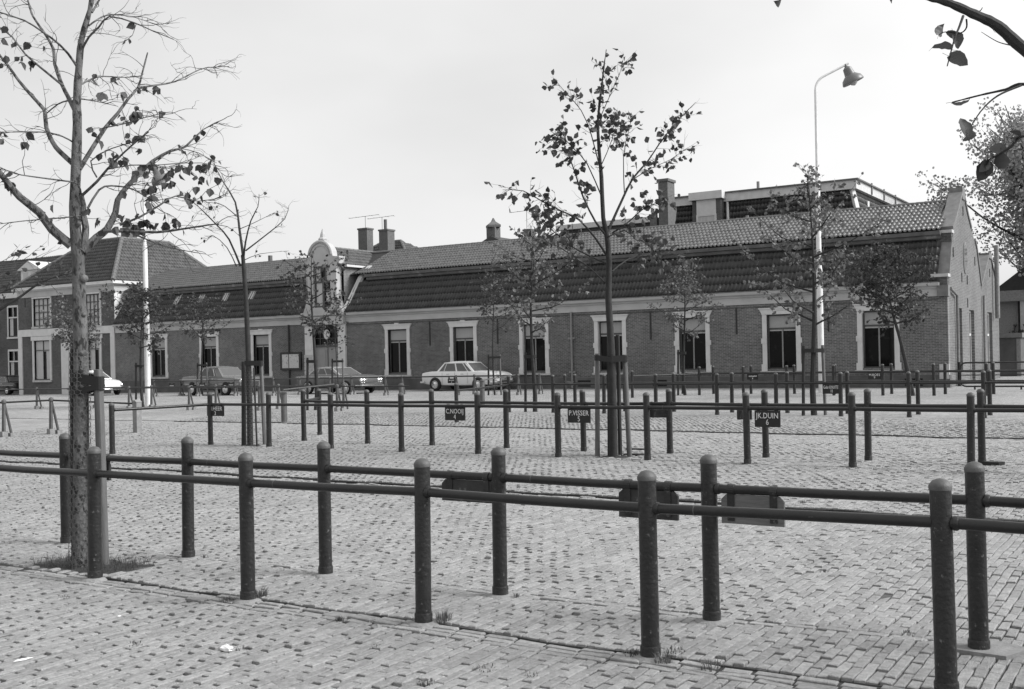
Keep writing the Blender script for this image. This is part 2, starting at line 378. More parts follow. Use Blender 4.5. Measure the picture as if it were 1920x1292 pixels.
def brick_arrays(ii, lod):
    n = len(ii); hl = (ln[ii] - gapj[ii]) / 2; hw = (wd_[ii] - .0078) / 2
    if lod == 0:
        rings = [(1, 1, -.07), (1, 1, -.0045), ('c', 'c', 0.0)]
    else:
        rings = [(1, 1, -.07), (.985, .97, 0.0)]
    vs_ = []
    for (a, b, z) in rings:
        if a == 'c': la, wb = hl - .0055, hw - .0035
        else: la, wb = hl * a, hw * b
        for sx_, sy_ in ((-1, -1), (1, -1), (1, 1), (-1, 1)):
            x = sx_ * la; y = sy_ * wb
            jz = rng.uniform(-.0018, .0008, n) if z == 0 else 0
            zz = z + x * tilt_a[ii] + y * tilt_b[ii] + jz
            a2 = ro[ii] + yawj[ii]
            vs_.append(np.stack([px_[ii] + x * np.cos(a2) - y * np.sin(a2), py_[ii] + x * np.sin(a2) + y * np.cos(a2), pz_[ii] + zz], 1))
    V = np.stack(vs_, 1); nv = V.shape[1]
    q = []
    for r in range(len(rings) - 1):
        for k in range(4): q.append((r * 4 + k, r * 4 + (k + 1) % 4, (r + 1) * 4 + (k + 1) % 4, (r + 1) * 4 + k))
    t = (len(rings) - 1) * 4; q.append((t, t + 1, t + 2, t + 3))
    F = (np.array(q)[None] + (np.arange(n) * nv)[:, None, None]).reshape(-1, 4)
    return V.reshape(-1, 3), F
Dp = -SY * px_ + CY * py_; Xp = CY * px_ + SY * py_
infr = (np.abs(Xp / Dp) < .47) & (Dp > 5.35) & (ln > .19)
near300 = np.argsort(np.where(infr, Dp, 1e9))[:300]
mask = np.ones(N, bool); mask[near300] = False
iA = np.where(mask & (Dp < 12))[0]; iB = np.where(mask & (Dp >= 12))[0]
vA, fA = brick_arrays(iA, 0); vB, fB = brick_arrays(iB, 1)
po = link('paving_bricks', npmesh('paving_bricks', np.concatenate([vA, vB]), np.concatenate([fA, fB + len(vA)]), [M['brick_pave']]), ground)
po['kind'] = 'stuff'
bmeshes = []
for k in range(5):
    b_ = MB(); r2 = random.Random(k); l0, w0 = .0955, .0270
    ring = lambda a, b, z: [(sx_ * a, sy_ * b, z + (r2.uniform(-.0018, .0008) if z == 0 else 0)) for sx_, sy_ in ((-1, -1), (1, -1), (1, 1), (-1, 1))]
    vv = ring(l0, w0, -.07) + ring(l0, w0, -.0045) + ring(l0 - .0055, w0 - .0035, 0)
    b_.add(vv, [(r * 4 + q, r * 4 + (q + 1) % 4, r * 4 + 4 + (q + 1) % 4, r * 4 + 4 + q) for r in (0, 1) for q in range(4)] + [(8, 9, 10, 11)])
    bmeshes.append(b_.mesh('paving_brick', M['brick_pave']))
for n_, i in enumerate(near300):
    o = link('paving_brick', bmeshes[n_ % 5], ground, (px_[i], py_[i], pz_[i]), (tilt_b[i], -tilt_a[i], ro[i] + yawj[i]), (ln[i] / .205, 1, 1))
# dark earth-coloured strips that paint the shade line along the step faces
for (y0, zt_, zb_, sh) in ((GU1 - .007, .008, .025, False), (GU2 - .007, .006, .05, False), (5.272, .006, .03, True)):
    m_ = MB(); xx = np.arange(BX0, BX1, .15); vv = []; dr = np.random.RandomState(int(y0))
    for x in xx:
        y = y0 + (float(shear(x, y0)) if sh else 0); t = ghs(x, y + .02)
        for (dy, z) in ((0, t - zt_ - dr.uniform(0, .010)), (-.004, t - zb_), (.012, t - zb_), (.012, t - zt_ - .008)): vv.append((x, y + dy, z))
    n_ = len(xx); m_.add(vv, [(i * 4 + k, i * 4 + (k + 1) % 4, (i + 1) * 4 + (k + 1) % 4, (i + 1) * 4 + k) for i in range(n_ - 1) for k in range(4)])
    o = m_.build('step_shade_strip', M['soil'], ground); o['kind'] = 'stuff'
# soil in the tree pits
for k, (a, b, c, d) in enumerate(PITS):
    m_ = MB(); n_ = 12; r2 = random.Random(k + 40); vv = []; ff = []
    for j in range(n_ + 1):
        for i in range(n_ + 1):
            x = a + .02 + (b - a - .04) * i / n_; y = c + .02 + (d - c - .04) * j / n_
            e = min(i, j, n_ - i, n_ - j)
            vv.append((x, y, ghs(x, y) - .02 + min(e, 3) * .007 + r2.uniform(-.006, .008)))
    for j in range(n_):
        for i in range(n_): p = j * (n_ + 1) + i; ff.append((p, p + 1, p + n_ + 2, p + n_ + 1))
    m_.add(vv, ff); s_ = m_.build('tree_pit_soil', M['soil'], ground, True, None); s_['kind'] = 'stuff'

# ------------------------------------------------------------------ rail fences of the cattle market
PM = {}
def post_meshes(r=.05, h=1.0):
    key = (round(r, 3), round(h, 2))
    if key not in PM:
        p = MB().lathe([(r * 1.0, -.25), (r, .0), (r, .3), (r * .985, h - .035)], n=18).mesh('post', M['post'], True, ang=40)
        c = MB().lathe([(r * 1.04, h - .036), (r * 1.06, h - .018), (r * .96, h - .008), (r * .7, h + .008), (r * .3, h + .016), (.002, h + .018)], n=18).mesh('cap', M['cap'], True, ang=50)
        k = MB().lathe([(r * 1.1, -.1), (r * 1.13, .055), (r * 1.08, .066), (r * .9, .067)], n=18).mesh('base_collar', M['post'], True, ang=40)
        f = MB().lathe([(r * 2.3, -.03), (r * 2.1, -.002), (r * 1.5, .008), (r * .9, .014)], n=11).mesh('footing', M['mortar'], True, ang=60)
        PM[key] = (p, c, k, f)
    return PM[key]
def rail_fence(label, posts, railh=.81, r=.05, rr=.028, group='rail fences of the cattle market', extra_ends=(), detail=True, skip=(), foot=False):
    """posts: (x, y, h)"""
    x0, y0, _ = posts[0]
    root = thing('rail_fence', label, 'fence', (x0, y0, ghs(x0, y0)), group=group); L0 = root.location
    tops = []
    rg = random.Random(int(abs(x0 * 100 + y0 * 10)))
    for (x, y, h) in posts:
        z = ghs(x, y); pm, cm, km, fm = post_meshes(r, h)
        lean = (rg.gauss(0, .006), rg.gauss(0, .006), rg.uniform(0, 6))
        p = link('post', pm, root, Vector((x, y, z)) - L0, lean)
        link('cap', cm, p); 
        if detail: link('base_collar', km, p)
        if foot: link('footing', fm, p)
        tops.append(Vector((x, y, z + railh)))
    tops = [Vector(e) for e in extra_ends[:1]] + tops + [Vector(e) for e in extra_ends[1:]]
    for i, (a, b) in enumerate(zip(tops[:-1], tops[1:])):
        if i in skip: continue
        mid = (a + b) / 2 + Vector((0, 0, rg.uniform(-.006, .001)))
        o = MB().tube([a, a.lerp(mid, .5), mid, mid.lerp(b, .5), b], rr, 12).build('rail', M['rail'], root, True)
        if detail:
            d = (b - a).normalized()
            MB().tube([a + d * (r * .92), a + d * (r + .012), a + d * (r + .02)], [rr * 1.28, rr * 1.26, rr * 1.1], 12).build('rail_flange', M['rail'], o, True)
            if i % 2: MB().tube([a + d * .27, a + d * .275], [rr * 1.03, rr * 1.03], 12).build('weld_ring', M['cap'], o, True)
    return root, tops
xa = [-10.3, -8.72, -7.14, -5.52, -4.03, -2.51, -1.0, .55]
fA_, topsA = rail_fence('black tubular rail fence without any name boards, its rail passing before the netted tree trunk', [(x, 5.31 + .022 * (x + 1), 1.0) for x in xa], detail=True, foot=True)
xb = [-11.9, -10.3, -8.75, -7.13, -5.61, -4.03, -2.5, -.99, .55]
fB_, topsB = rail_fence('black tubular rail fence carrying four worn boards turned back to front', [(x, 6.15 + .013 * (x + 1), 1.0) for x in xb], foot=True)
pC = G(210.7, 849)
xc_ = [-16.63, -15.04, -13.48, -11.85, -10.23, -8.68, -7.11, -5.52, -4.01, -2.48, -.95]
fC_, topsC = rail_fence('black tubular rail fence carrying the legible dealers name boards', [(pC.x, pC.y, .93)] + [(x, 14.78 + .022 * (x + 16.6), 1.03) for x in xc_])
xd = [-15.28, -13.6, -12.03, -10.37, -8.80, -7.2, -5.59, -4.04, -2.49, -.93]
pD = G(599.5, 815.4)
fD_, topsD = rail_fence('black tubular rail fence directly behind the legible name board fence', [(pD.x, pD.y, 1.0)] + [(x, 16.03, 1.04) for x in xd])
pE = G(856.3, 789)
xe = [-16.9, -15.4, -13.77, -12.2, -10.46, -8.88, -7.26, -5.66, -4.02, -2.42]
fE_, topsE = rail_fence('black rail fence with board number 10 beside the slender lamp mast tree', [(pE.x, pE.y, 1.0)] + [(x, 26.3, 1.07) for x in xe], r=.052)
xf = [-15.3, -13.67, -12.16, -10.47, -8.95, -7.39, -5.68, -4.06, -2.45]
fF_, topsF = rail_fence('plain black rail fence just behind the board number 10 fence', [(-16.6, 29.1, 1.03)] + [(x, 27.4, 1.07) for x in xf], r=.052)
xg = [-15.85, -14.1, -12.44, -10.75, -9.06, -7.38, -5.72, -4.1]
fG_, topsG = rail_fence('black rail fence with board number 9 before the seven white windows', [(-17.55, 35.8, 1.0)] + [(x, 38.1, 1.08) for x in xg], r=.055, detail=False)
xh = [-17.07, -15.78, -14.26, -12.57, -11.06, -9.05, -7.25, -5.7, -4.1]
fH_, topsH = rail_fence('black rail fence closest along the seven windowed brick front', [(x, 39.35, 1.08) for x in xh], r=.055, detail=False)
# odd bars at the left ends
p1 = G(258, 811)
def bar(label, pts, r=.02, mat='oldiron'):
    o = MB().tube(pts, r, 10).build('swing_bar', M[mat], None, True); return tag(o, label, 'bar')

# A-frame stanchion rails
def aframe_rail(label, xs_, y, h=.86, spread=.17, ends=None, group='older rails on splayed stanchions'):
    xs_ = [q if isinstance(q, tuple) else (q, y) for q in xs_]
    root = thing('stanchion_rail', label, 'fence', (*xs_[0], ghs(*xs_[0])), group=group); L0 = root.location
    tops = []
    for x, y in xs_:
        z = ghs(x, y); t = Vector((x, y, z + h)); tops.append(Vector((x, y, z + h - .06)))
        m_ = MB()
        m_.prism([(-.032, 0), (.032, 0), (.045, -h + .08), (-.045, -h + .08)], 'y', -.025, .025)
        vv = [(v[0] + t.x, v[1] + t.y - spread * .12 * (t.z - (v[2] + t.z)) / h, v[2] + t.z) for v in m_.v]; m2 = MB(); m2.add(vv, m_.f)
        m2.tube([t + Vector((0, .01, -.05)), Vector((x + .03, y + spread, z + .06))], [.026, .032], 8)
        m2.lathe([(.03, h - .1), (.055, h - .085), (.06, h - .05), (.05, h - .01), (.02, h + .012), (.002, h + .016)], (x, y, z), 12)
        st = m2.build('stanchion', M['oldiron'], root, True, 35)
        f_ = MB(); f_.prism([(x - .075, z - .1), (x + .075, z - .1), (x + .062, z + .13), (x - .062, z + .13)], 'y', y - .09, y + .05); f_.build('footing', M['concrete'], st)
        f_ = MB(); f_.prism([(x - .03, z - .1), (x + .1, z - .1), (x + .085, z + .09), (x - .02, z + .09)], 'y', y + spread - .06, y + spread + .07); f_.build('footing', M['concrete'], st)
    if ends: tops = ([Vector(ends[0])] if ends[0] else []) + tops + ([Vector(ends[1])] if ends[1] else [])
    for a, b in zip(tops[:-1], tops[1:]): MB().tube([a, b], .022, 10).build('rail', M['rail'], root, True)
    return root
aframe_rail('old rail on splayed iron stanchions crossing before the white rounded car', [-42.5, -39.2, -36.2, -33.5, -30.2, -26.7, -23.2], 25.9, ends=(None, (-21.6, 27.6, .72)))
aframe_rail('old rail on splayed stanchions parallel behind the rounded car rail', [-37.0, -33.6, -30.05, -26.9, -23.9], 27.0)
aframe_rail('old rail on splayed stanchions passing the dark estate car and two tone saloon', [-47.2, -43.8, -41.0, -38.3, -34.6, -31.2, -27.2, -24.0], 38.1, h=.88)
aframe_rail('old rail on splayed stanchions closest beside the white saloon', [-46.4, -43.2, -41.0, -37.6, -34.2, -31.1, -27.0, -23.6], 39.2, h=.88)
aframe_rail('short old rail on heavy concrete footed stanchions near the netted tree', [(G(-150, 824).x, G(-150, 824).y), (G(8.5, 819).x, G(8.5, 819).y), (G(97, 814.5).x, G(97, 814.5).y)], 15.5, h=.88, spread=.16, ends=(None, (p1.x, p1.y, p1.z + .70)))
pe = thing('end_post', 'short square pale post ending the concrete footed rail', 'post', p1)
MB().box(p1.x - .075, p1.x + .075, p1.y - .075, p1.y + .075, p1.z - .3, p1.z + .74).build('post', M['concrete'], pe)
MB().prism([(p1.x - .085, p1.z + .74), (p1.x + .085, p1.z + .74), (p1.x, p1.z + .8)], 'y', p1.y - .085, p1.y + .085).build('cap', M['concrete'], pe)
for px, py, h, lab in ((533, 787, .84, 'squat bollard post with a slanting bar beside the thin staked tree'), (753, 764, .80, 'squat bollard post ending the slanting bar by the two tone saloon'), (904.8, 760, .86, 'squat bollard post with a slanting bar before the white saloon bonnet')):
    p = G(px, py); b_ = thing('bollard', lab, 'bollard', p)
    MB().lathe([(.085, -.2), (.085, h - .05), (.075, h)], p, 14).build('shaft', M['oldiron'], b_, True)
    MB().lathe([(.09, h - .06), (.095, h - .03), (.05, h + .01), (.005, h + .02)], p, 14).build('cap', M['oldiron'], b_, True)
bar('pale slanting iron bar resting on a squat bollard near the thin staked tree', [at(531, 731, 29.5), at(626, 720.5, 33.5)])
bar('pale slanting iron bar reaching over the white saloon front wheel', [at(906, 712.5, 36.5), at(966, 703, 41)])

# ------------------------------------------------------------------ name boards
def textmesh(body, size, mat):
    c = bpy.data.curves.new('lettering', 'FONT'); c.body = body; c.size = size; c.align_x = 'CENTER'; c.align_y = 'CENTER'; c.extrude = .0012; c.resolution_u = 2
    c.space_line = .82
    o = bpy.data.objects.new('tmp', c); COL.objects.link(o); dg = bpy.context.evaluated_depsgraph_get(); dg.update()
    me = bpy.data.meshes.new_from_object(o.evaluated_get(dg)); bpy.data.objects.remove(o); me.name = 'lettering'
    me.materials.clear(); me.materials.append(mat); return me
def board(label, x, y, ztop, w_, h_, text=None, back=False, marks=False, wood=False, ts=.075):
    """hangs below a rail (rail runs along x); text faces -y"""
    root = thing('name_board', label, 'sign', (x, y, ztop), group='name boards on the rails')
    m_ = 'board_wood' if wood else ('board_back' if back else 'board')
    o = MB(); c_ = .03 if back else .002
    o.prism([(-w_ / 2, -h_), (w_ / 2, -h_), (w_ / 2, -c_), (w_ / 2 - c_, 0), (-w_ / 2 + c_, 0), (-w_ / 2, -c_)], 'y', -.011, .011)
    o.build('panel', M[m_], root, local=True)
    for s_ in (-1, 1):
        xx = s_ * (w_ / 2 - w_ * .16)
        k = MB(); k.lathe([(.0285, -.022), (.0325, -.021), (.0325, .021), (.0285, .022)], (xx, 0, .030), 14, 'x')
        (None if (text or marks) else k.box(xx - .022, xx + .022, -.018, -.0125, -h_ * .9, .012)); k.box(xx - .022, xx + .022, .0125, .018, -h_ * .9, .012)
        k.build('strap', M['rail' if not back else 'post'], root, local=True)
    if text:
        t = link('lettering', textmesh(text, ts, M['letter']), root, (0, -.0135, -h_ * .52), (PI / 2, 0, 0))
        wd0 = max(v.co.x for v in t.data.vertices) - min(v.co.x for v in t.data.vertices)
        s_ = min(1.0, w_ * .88 / wd0); t.scale = (s_, 1, 1)
    if marks:
        rg = random.Random(int(x * 77)); k = MB(); xx = -w_ * .34
        while xx < w_ * .34:
            a = rg.uniform(.02, .04); k.box(xx, xx + a * .55, -.0135, -.012, -h_ * .52 + rg.uniform(0, .015), -h_ * .52 + rg.uniform(.045, .06)); xx += a
        k.box(-.015, .012, -.0135, -.012, -h_ * .88, -h_ * .65); k.build('worn_lettering', M['letter'], root, local=True)
    return root
def on_rail(px0, px1, y):
    r0 = ray(px0, 760); r1 = ray(px1, 760); return (r0.x / r0.y * y + r1.x / r1.y * y) / 2, abs(r1.x / r1.y - r0.x / r0.y) * y
def zr(tops, x): return min(tops, key=lambda t: abs(t.x - x)).z - .030
for px0, px1, txt, lab, hh in ((397, 428, 'J.d.HEER\n3', 'black name board lettered J.d.HEER 3', .2), (834, 871, 'C.NOOIJ\n4', 'black name board lettered C.NOOIJ 4', .22), (1061, 1103, 'P.VISSER\n5', 'black name board lettered P.VISSER 5', .22), (1409, 1457, 'JK.DUIN\n6', 'black name board lettered JK.DUIN 6', .24)):
    x, w_ = on_rail(px0, px1, 14.9); board(lab + ' hanging under the rail', x, 14.78 + .022 * (x + 16.6), zr(topsC, x), w_, hh, txt, ts=.115)
for px0, px1, lab in ((1218, 1251, 'unlettered board back hanging behind the rail beside the strapped tree stakes'), (1383, 1408, 'unlettered board back partly hidden behind the JK.DUIN board post')):
    x, w_ = on_rail(px0, px1, 16.03); board(lab, x, 16.03, zr(topsD, x), w_ * 1.1, .2, back=True)
for px0, px1, lab, hh, wood in ((186, 221, 'small black board back behind the wooden stake of the netted tree', .17, False), (834, 934, 'dark board back between two posts, half behind the lower rail', .15, False), (1162, 1272, 'scuffed dark board back with peeling pale patches', .18, False), (1353, 1470, 'board back showing bare wood in its middle', .175, True)):
    r0 = ray(px0, 930); r1 = ray(px1, 930); yb = 6.13; x = (r0.x / r0.y + r1.x / r1.y) / 2 * yb; w_ = (r1.x / r1.y - r0.x / r0.y) * yb
    board(lab, x, 6.15 + .013 * (x + 1), zr(topsB, x), w_, hh, back=True, wood=wood)
x, w_ = on_rail(1543, 1577, 26.3); board('black name board lettered Gebr.KNUITES 10', x, 26.3, zr(topsE, x), w_, .23, 'Gebr.KNUITES\n10', ts=.115)
x, w_ = on_rail(1629, 1653, 38.1); board('black name board lettered M.BOES 9', x, 38.1, zr(topsG, x), w_, .21, 'M.BOES\n9', ts=.115)
x, w_ = on_rail(1402, 1423, 38.1); board('black board with worn pale letters beneath the fifth white window', x, 38.1, zr(topsG, x), w_, .2, marks=True)
x, w_ = on_rail(841, 855, 38.1); board('black board with worn letters before the white saloon door', x, 38.1, .70, .42, .2, marks=True)
for px0, px1, lab in ((317, 329, 'black worn board beneath the estate car tail'), (374, 386, 'black worn board before the estate car rear wheel'), (427, 441, 'black worn board before the estate car sill')):
    x, w_ = on_rail(px0, px1, 38.1); board(lab, x, 38.1, .66 + float(gx(x)), .45, .22, marks=True)

# ------------------------------------------------------------------ buildings: helpers
def wall_holes(mb, u0, u1, z0, z1, holes, P, dp=.28):
    """front face with rectangular openings; P(u, z, d) -> xyz with d = depth into the wall"""
    us = sorted({u0, u1, *[h[0] for h in holes], *[h[1] for h in holes]}); zs = sorted({z0, z1, *[h[2] for h in holes], *[h[3] for h in holes]})
    for a, b in zip(us[:-1], us[1:]):
        for c, d in zip(zs[:-1], zs[1:]):
            um, zm = (a + b) / 2, (c + d) / 2
            if any(h[0] < um < h[1] and h[2] < zm < h[3] for h in holes): continue
            mb.add([P(a, c, 0), P(b, c, 0), P(b, d, 0), P(a, d, 0)], [(0, 1, 2, 3)])
    for a, b, c, d in holes:
        mb.add([P(a, c, 0), P(a, c, dp), P(a, d, dp), P(a, d, 0)], [(0, 1, 2, 3)]); mb.add([P(b, c, 0), P(b, d, 0), P(b, d, dp), P(b, c, dp)], [(0, 1, 2, 3)])
        mb.add([P(a, d, 0), P(a, d, dp), P(b, d, dp), P(b, d, 0)], [(0, 1, 2, 3)]); mb.add([P(a, c, 0), P(b, c, 0), P(b, c, dp), P(a, c, dp)], [(0, 1, 2, 3)])
YF = 45.6
PF = lambda u, z, d: (u, YF + d, z)

TILE = {}
def tile_arr(w_, l_):
    us = np.array([0, .14, .28, .46, .72, 1.0]) * w_
    hs = np.array([.004, .066, .072, .014, -.008, .006])
    v = [(u, 0, h + .020) for u, h in zip(us, hs)] + [(u, l_ * 1.04, h + .002) for u, h in zip(us, hs)] + [(u, 0, h + .006) for u, h in zip(us, hs)]
    f = [(i, i + 1, i + 7, i + 6) for i in range(5)] + [(i + 12, i + 13, i + 1, i) for i in range(5)]
    return np.array(v, float), np.array(f)
def tiles(roof, O, U, S, len_u, len_s, mat, w_=.19, l_=.40, inside=None, individual=0, key=None, seed=1):
    """pantiles over a roof plane: O eave origin, U along eave, S up the slope (unit vectors)"""
    O, U, S = Vector(O), Vector(U).normalized(), Vector(S).normalized(); Nn = U.cross(S).normalized()
    if Nn.z < 0: Nn = -Nn
    nu = max(1, int(round(len_u / w_))); ns = max(1, int(round(len_s / l_))); wu = len_u / nu; ls = len_s / ns
    tv, tf = tile_arr(wu, ls); r_ = np.random.RandomState(seed)
    cells = [(i, j) for j in range(ns) for i in range(nu) if inside is None or inside((i + .5) * wu, (j + .5) * ls)]
    R = np.array([list(U), list(S), list(Nn)])
    ind = []
    if individual:
        cells.sort(key=lambda c: dep(O + U * (c[0] * wu) + S * (c[1] * ls))); ind = cells[:individual]; cells = cells[individual:]
    base = np.array([np.array(O) + np.array(U) * i * wu + np.array(S) * j * ls for i, j in cells]).reshape(-1, 3)
    n = len(cells); off = np.array(wloc(roof))
    if n:
        V = np.repeat((tv @ R)[None], n, 0) + base[:, None, :] - off + (np.array(Nn) * r_.normal(0, .004, (n, 1)))[:, None, :]
        sg = r_.normal(0, .006, (n, 1)); V = V + (tv[:, 1] / ls - .5)[None, :, None] * sg[:, :, None] * np.array(Nn)
        F = (tf[None] + (np.arange(n) * len(tv))[:, None, None]).reshape(-1, 4)
        o = link('tiles', npmesh('tiles', V.reshape(-1, 3), F, [mat], smooth=True), roof); o['kind'] = 'stuff'
    if ind:
        me = npmesh('tile', tv, tf, [mat], smooth=True)
        mw = Matrix((U, S, Nn)).transposed(); e = mw.to_euler()
        for i, j in ind:
            p = O + U * (i * wu) + S * (j * ls) + Nn * float(r_.normal(0, .004))
            link('tile', me, roof, p - Vector(off), e)
def ridge_tiles(roof, a, b, r=.10, step=.38, mat='ridge'):
    a, b = Vector(a), Vector(b); n = max(1, int((b - a).length / step)); d = (b - a) / n; m_ = MB()
    for k in range(n):
        m_.tube([a + d * k, a + d * (k + 1.04)], [r * 1.04, r * .93], 8)
    o = m_.build('ridge_tiles', M[mat], roof, True); o['kind'] = 'stuff'
def plane(mb, *pts): mb.add(pts, [tuple(range(len(pts)))])
def chimney(root, x, y, z0, z1, sx_=.5, sy_=.45, pots=0, capb=True, mat='brick_ch', potmat='brick_ch'):
    m_ = MB().box(x - sx_ / 2, x + sx_ / 2, y - sy_ / 2, y + sy_ / 2, z0, z1 - .12)
    c = m_.build('chimney', M[mat], root)
    k = MB().box(x - sx_ / 2 - .05, x + sx_ / 2 + .05, y - sy_ / 2 - .05, y + sy_ / 2 + .05, z1 - .12, z1); k.build('chimney_cap', M[mat], c)
    for i in range(pots):
        xx = x + (i - (pots - 1) / 2) * .3; MB().lathe([(.1, z1), (.085, z1 + .45), (.1, z1 + .47), (.1, z1 + .55)], (xx, y, 0), 10).build('chimney_pot', M[potmat], c, True)
    return c
def aerial(root, x, y, z0, z1, ln_=1.6):
    m_ = MB().tube([(x, y, z0), (x, y, z1)], .018, 5).tube([(x - ln_ * .55, y, z1 - .02), (x + ln_ * .45, y, z1 + .02)], .014, 5)
    for k in range(5):
        xx = x - ln_ * .5 + ln_ * .23 * k; m_.tube([(xx, y - .22, z1), (xx, y + .22, z1)], .007, 4)
    return m_.build('aerial', M['oldiron'], root)

# ------------------------------------------------------------------ long brick building
bld = thing('brick_building', 'long low brick building with mansard pantile roof and tall white-framed windows', 'building', (-25, YF, 0))
WX = [-36.42, -32.04, -27.73, -23.46, -19.25, -15.09, -10.98]
WL = [-55.95, -51.25, -46.75]
WW, WZ0, WZ1 = 1.30, .82, 3.22     # opening
holes = [(x - WW / 2, x + WW / 2, WZ0, WZ1) for x in WX + WL] + [(-42.5, -40.6, -.4, 3.62)]
mb = MB(); wall_holes(mb, -60.28, -8.25, .52, 3.75, [h for h in holes if h[2] > 0] + [(-42.5, -40.6, .5201, 3.62)], PF)
mb.build('front_wall', M['wall_f'], bld)
for a, b in ((-60.2, -43.15), (-40.05, -8.2)): MB().box(a, b, YF - .045, YF + .3, -1.0, .52).build('plinth', M['plinth'], bld)
pr = MB()
pr.box(-40.1, -8.6, YF - .03, YF + .1, 3.56, 3.60); pr.build('shadow_course', M['wall_d'], bld)
# dark interior so that nothing shows through
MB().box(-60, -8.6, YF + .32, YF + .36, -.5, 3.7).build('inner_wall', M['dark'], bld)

# one window, copied
def make_window(name, w_=WW, z0=WZ0, z1=WZ1, seedx=0, blind=True, ears=True):
    """origin at sill centre on the wall face"""
    h = z1 - z0; s = MB()
    for sd in (-1, 1):
        a, b = sorted((sd * w_ / 2, sd * (w_ / 2 + .20)))
        s.box(a, b, -.05, .12, -.08, h)
        if ears:
            a2, b2 = sorted((sd * w_ / 2 + sd * .02, sd * (w_ / 2 + .255)))
            s.box(a2, b2, -.062, .1, -.095, .22); s.box(a2, b2, -.062, .1, h * .47, h * .47 + .23)
    s.prism([(-w_ / 2 - .21, h - .001), (w_ / 2 + .21, h - .001), (w_ / 2 + .23, h + .07), (w_ / 2 + .32, h + .24), (-w_ / 2 - .32, h + .24), (-w_ / 2 - .23, h + .07)], 'y', -.075, .12)
    s.prism([(-w_ / 2 - .34, h + .24), (w_ / 2 + .34, h + .24), (w_ / 2 + .36, h + .29), (-w_ / 2 - .36, h + .29)], 'y', -.11, .12)
    s.box(-.14, .14, -.10, .1, h + .285, h + .34)
    win = link(name, s.mesh('window', M['white']), None)
    f = MB()
    for sd in (-1, 1):
        a, b = sorted((sd * w_ / 2, sd * (w_ / 2 - .065))); f.box(a, b, .125, .2, 0, h)
    f.box(-w_ / 2 + .065, w_ / 2 - .065, .125, .2, h - .07, h); f.box(-w_ / 2 + .065, w_ / 2 - .065, .125, .2, 0, .06)
    link('frame', f.mesh('frame', M['frame_d']), win)
    t = MB(); t.box(-w_ / 2 + .065, w_ / 2 - .065, .12, .2, h * .725, h * .725 + .07); link('transom', t.mesh('transom', M['frame_d']), win); t = MB(); t.box(-.03, .03, .128, .2, .06, h * .725); link('mullion', t.mesh('mullion', M['frame_m']), win)
    for sd in (-1, 1):
        p = MB(); a, b = sorted((sd * .03, sd * (w_ / 2 - .065))); p.box(a, b, .17, .18, .06, h * .725); pn = link('pane', p.mesh('pane', M['glass']), win)
        v = MB(); v.box(a + .01, b - .01, .1585, .169, h * .725 - .07, h * .725 - .004); link('valance', v.mesh('valance', M['frame_w']), win)
    bl = MB(); n = 22
    for k in range(n):
        a = -w_ / 2 + .07 + (w_ - .14) * k / n; bl.box(a + .003, a + (w_ - .14) / n - .003, .15, .165, h * .725 + .075, h - .075)
    bl.box(-w_ / 2 + .066, w_ / 2 - .066, .166, .178, h * .725 + .07, h - .07); link('blind', bl.mesh('blind', M['blind']), win)
    si = MB(); si.box(-w_ / 2 - .3, w_ / 2 + .3, -.12, .16, -.17, -.082); link('sill', si.mesh('sill', M['stone_l']), win)
    return win
win0 = make_window('window')
for k, x in enumerate(WX + WL):
    o = win0 if k == 0 else copy_tree(win0)
    o.parent = bld; o.location = Vector((x, YF, WZ0)) - bld.location
# potted plants behind the last window: leaves seen through the panes
def cornice(mb, x0, x1, y=YF):
    mb.prism([(y + .12, 3.70), (y - .05, 3.70), (y - .05, 3.98), (y - .12, 4.03), (y - .12, 4.08), (y - .26, 4.12), (y - .30, 4.24), (y + .12, 4.24)], 'x', x0, x1)
c = MB(); cornice(c, -40.1, -8.52); c.build('cornice', M['cornice'], bld)
c = MB(); cornice(c, -60.2, -43.1); c.build('cornice', M['cornice'], bld)
for a, b in ((-40.08, -8.55), (-60.2, -43.1)): MB().box(a, b, YF - .27, YF + .05, 4.245, 4.29).build('eaves_gutter', M['gutter'], bld)
# roofs
E1, K1, B1, E2, RG = (45.42, 4.27), (46.62, 6.08), (46.32, 6.42), (46.30, 6.44), (49.75, 7.98)
rf = MB()
for x0, x1 in ((-40.0, -8.62), (-60.2, -43.0)):
    plane(rf, (x0, E1[0], E1[1]), (x1, E1[0], E1[1]), (x1, K1[0], K1[1]), (x0, K1[0], K1[1]))
plane(rf, (-60.2, E2[0], E2[1]), (-8.62, E2[0], E2[1]), (-8.62, RG[0], RG[1]), (-60.2, RG[0], RG[1]))
plane(rf, (-60.2, RG[0], RG[1]), (-8.62, RG[0], RG[1]), (-8.62, 53.3, 6.4), (-60.2, 53.3, 6.4)); plane(rf, (-60.2, 53.3, 6.4), (-8.62, 53.3, 6.4), (-8.62, 54.2, 3.9), (-60.2, 54.2, 3.9))
roof = rf.build('roof', M['under'], bld)
for x0, x1 in ((-39.2, -8.6), (-60.2, -43.2)):
    bm_ = MB(); bm_.prism([(46.62, 6.06), (46.40, 6.10), (46.36, 6.22), (46.22, 6.25), (46.18, 6.40), (46.62, 6.43)], 'x', x0, x1); bm_.build('roof_gutter', M['gutter'], roof)
S1 = (0, K1[0] - E1[0], K1[1] - E1[1]); S2 = (0, RG[0] - E2[0], RG[1] - E2[1])
l1 = math.hypot(S1[1], S1[2]); l2 = math.hypot(S2[1], S2[2])
tiles(roof, (-40.0, E1[0], E1[1] + .015), (1, 0, 0), S1, 31.4, l1, M['tile_lo'], individual=120, seed=2)
tiles(roof, (-60.2, E1[0], E1[1] + .015), (1, 0, 0), S1, 17.1, l1, M['tile_lo'], seed=3)
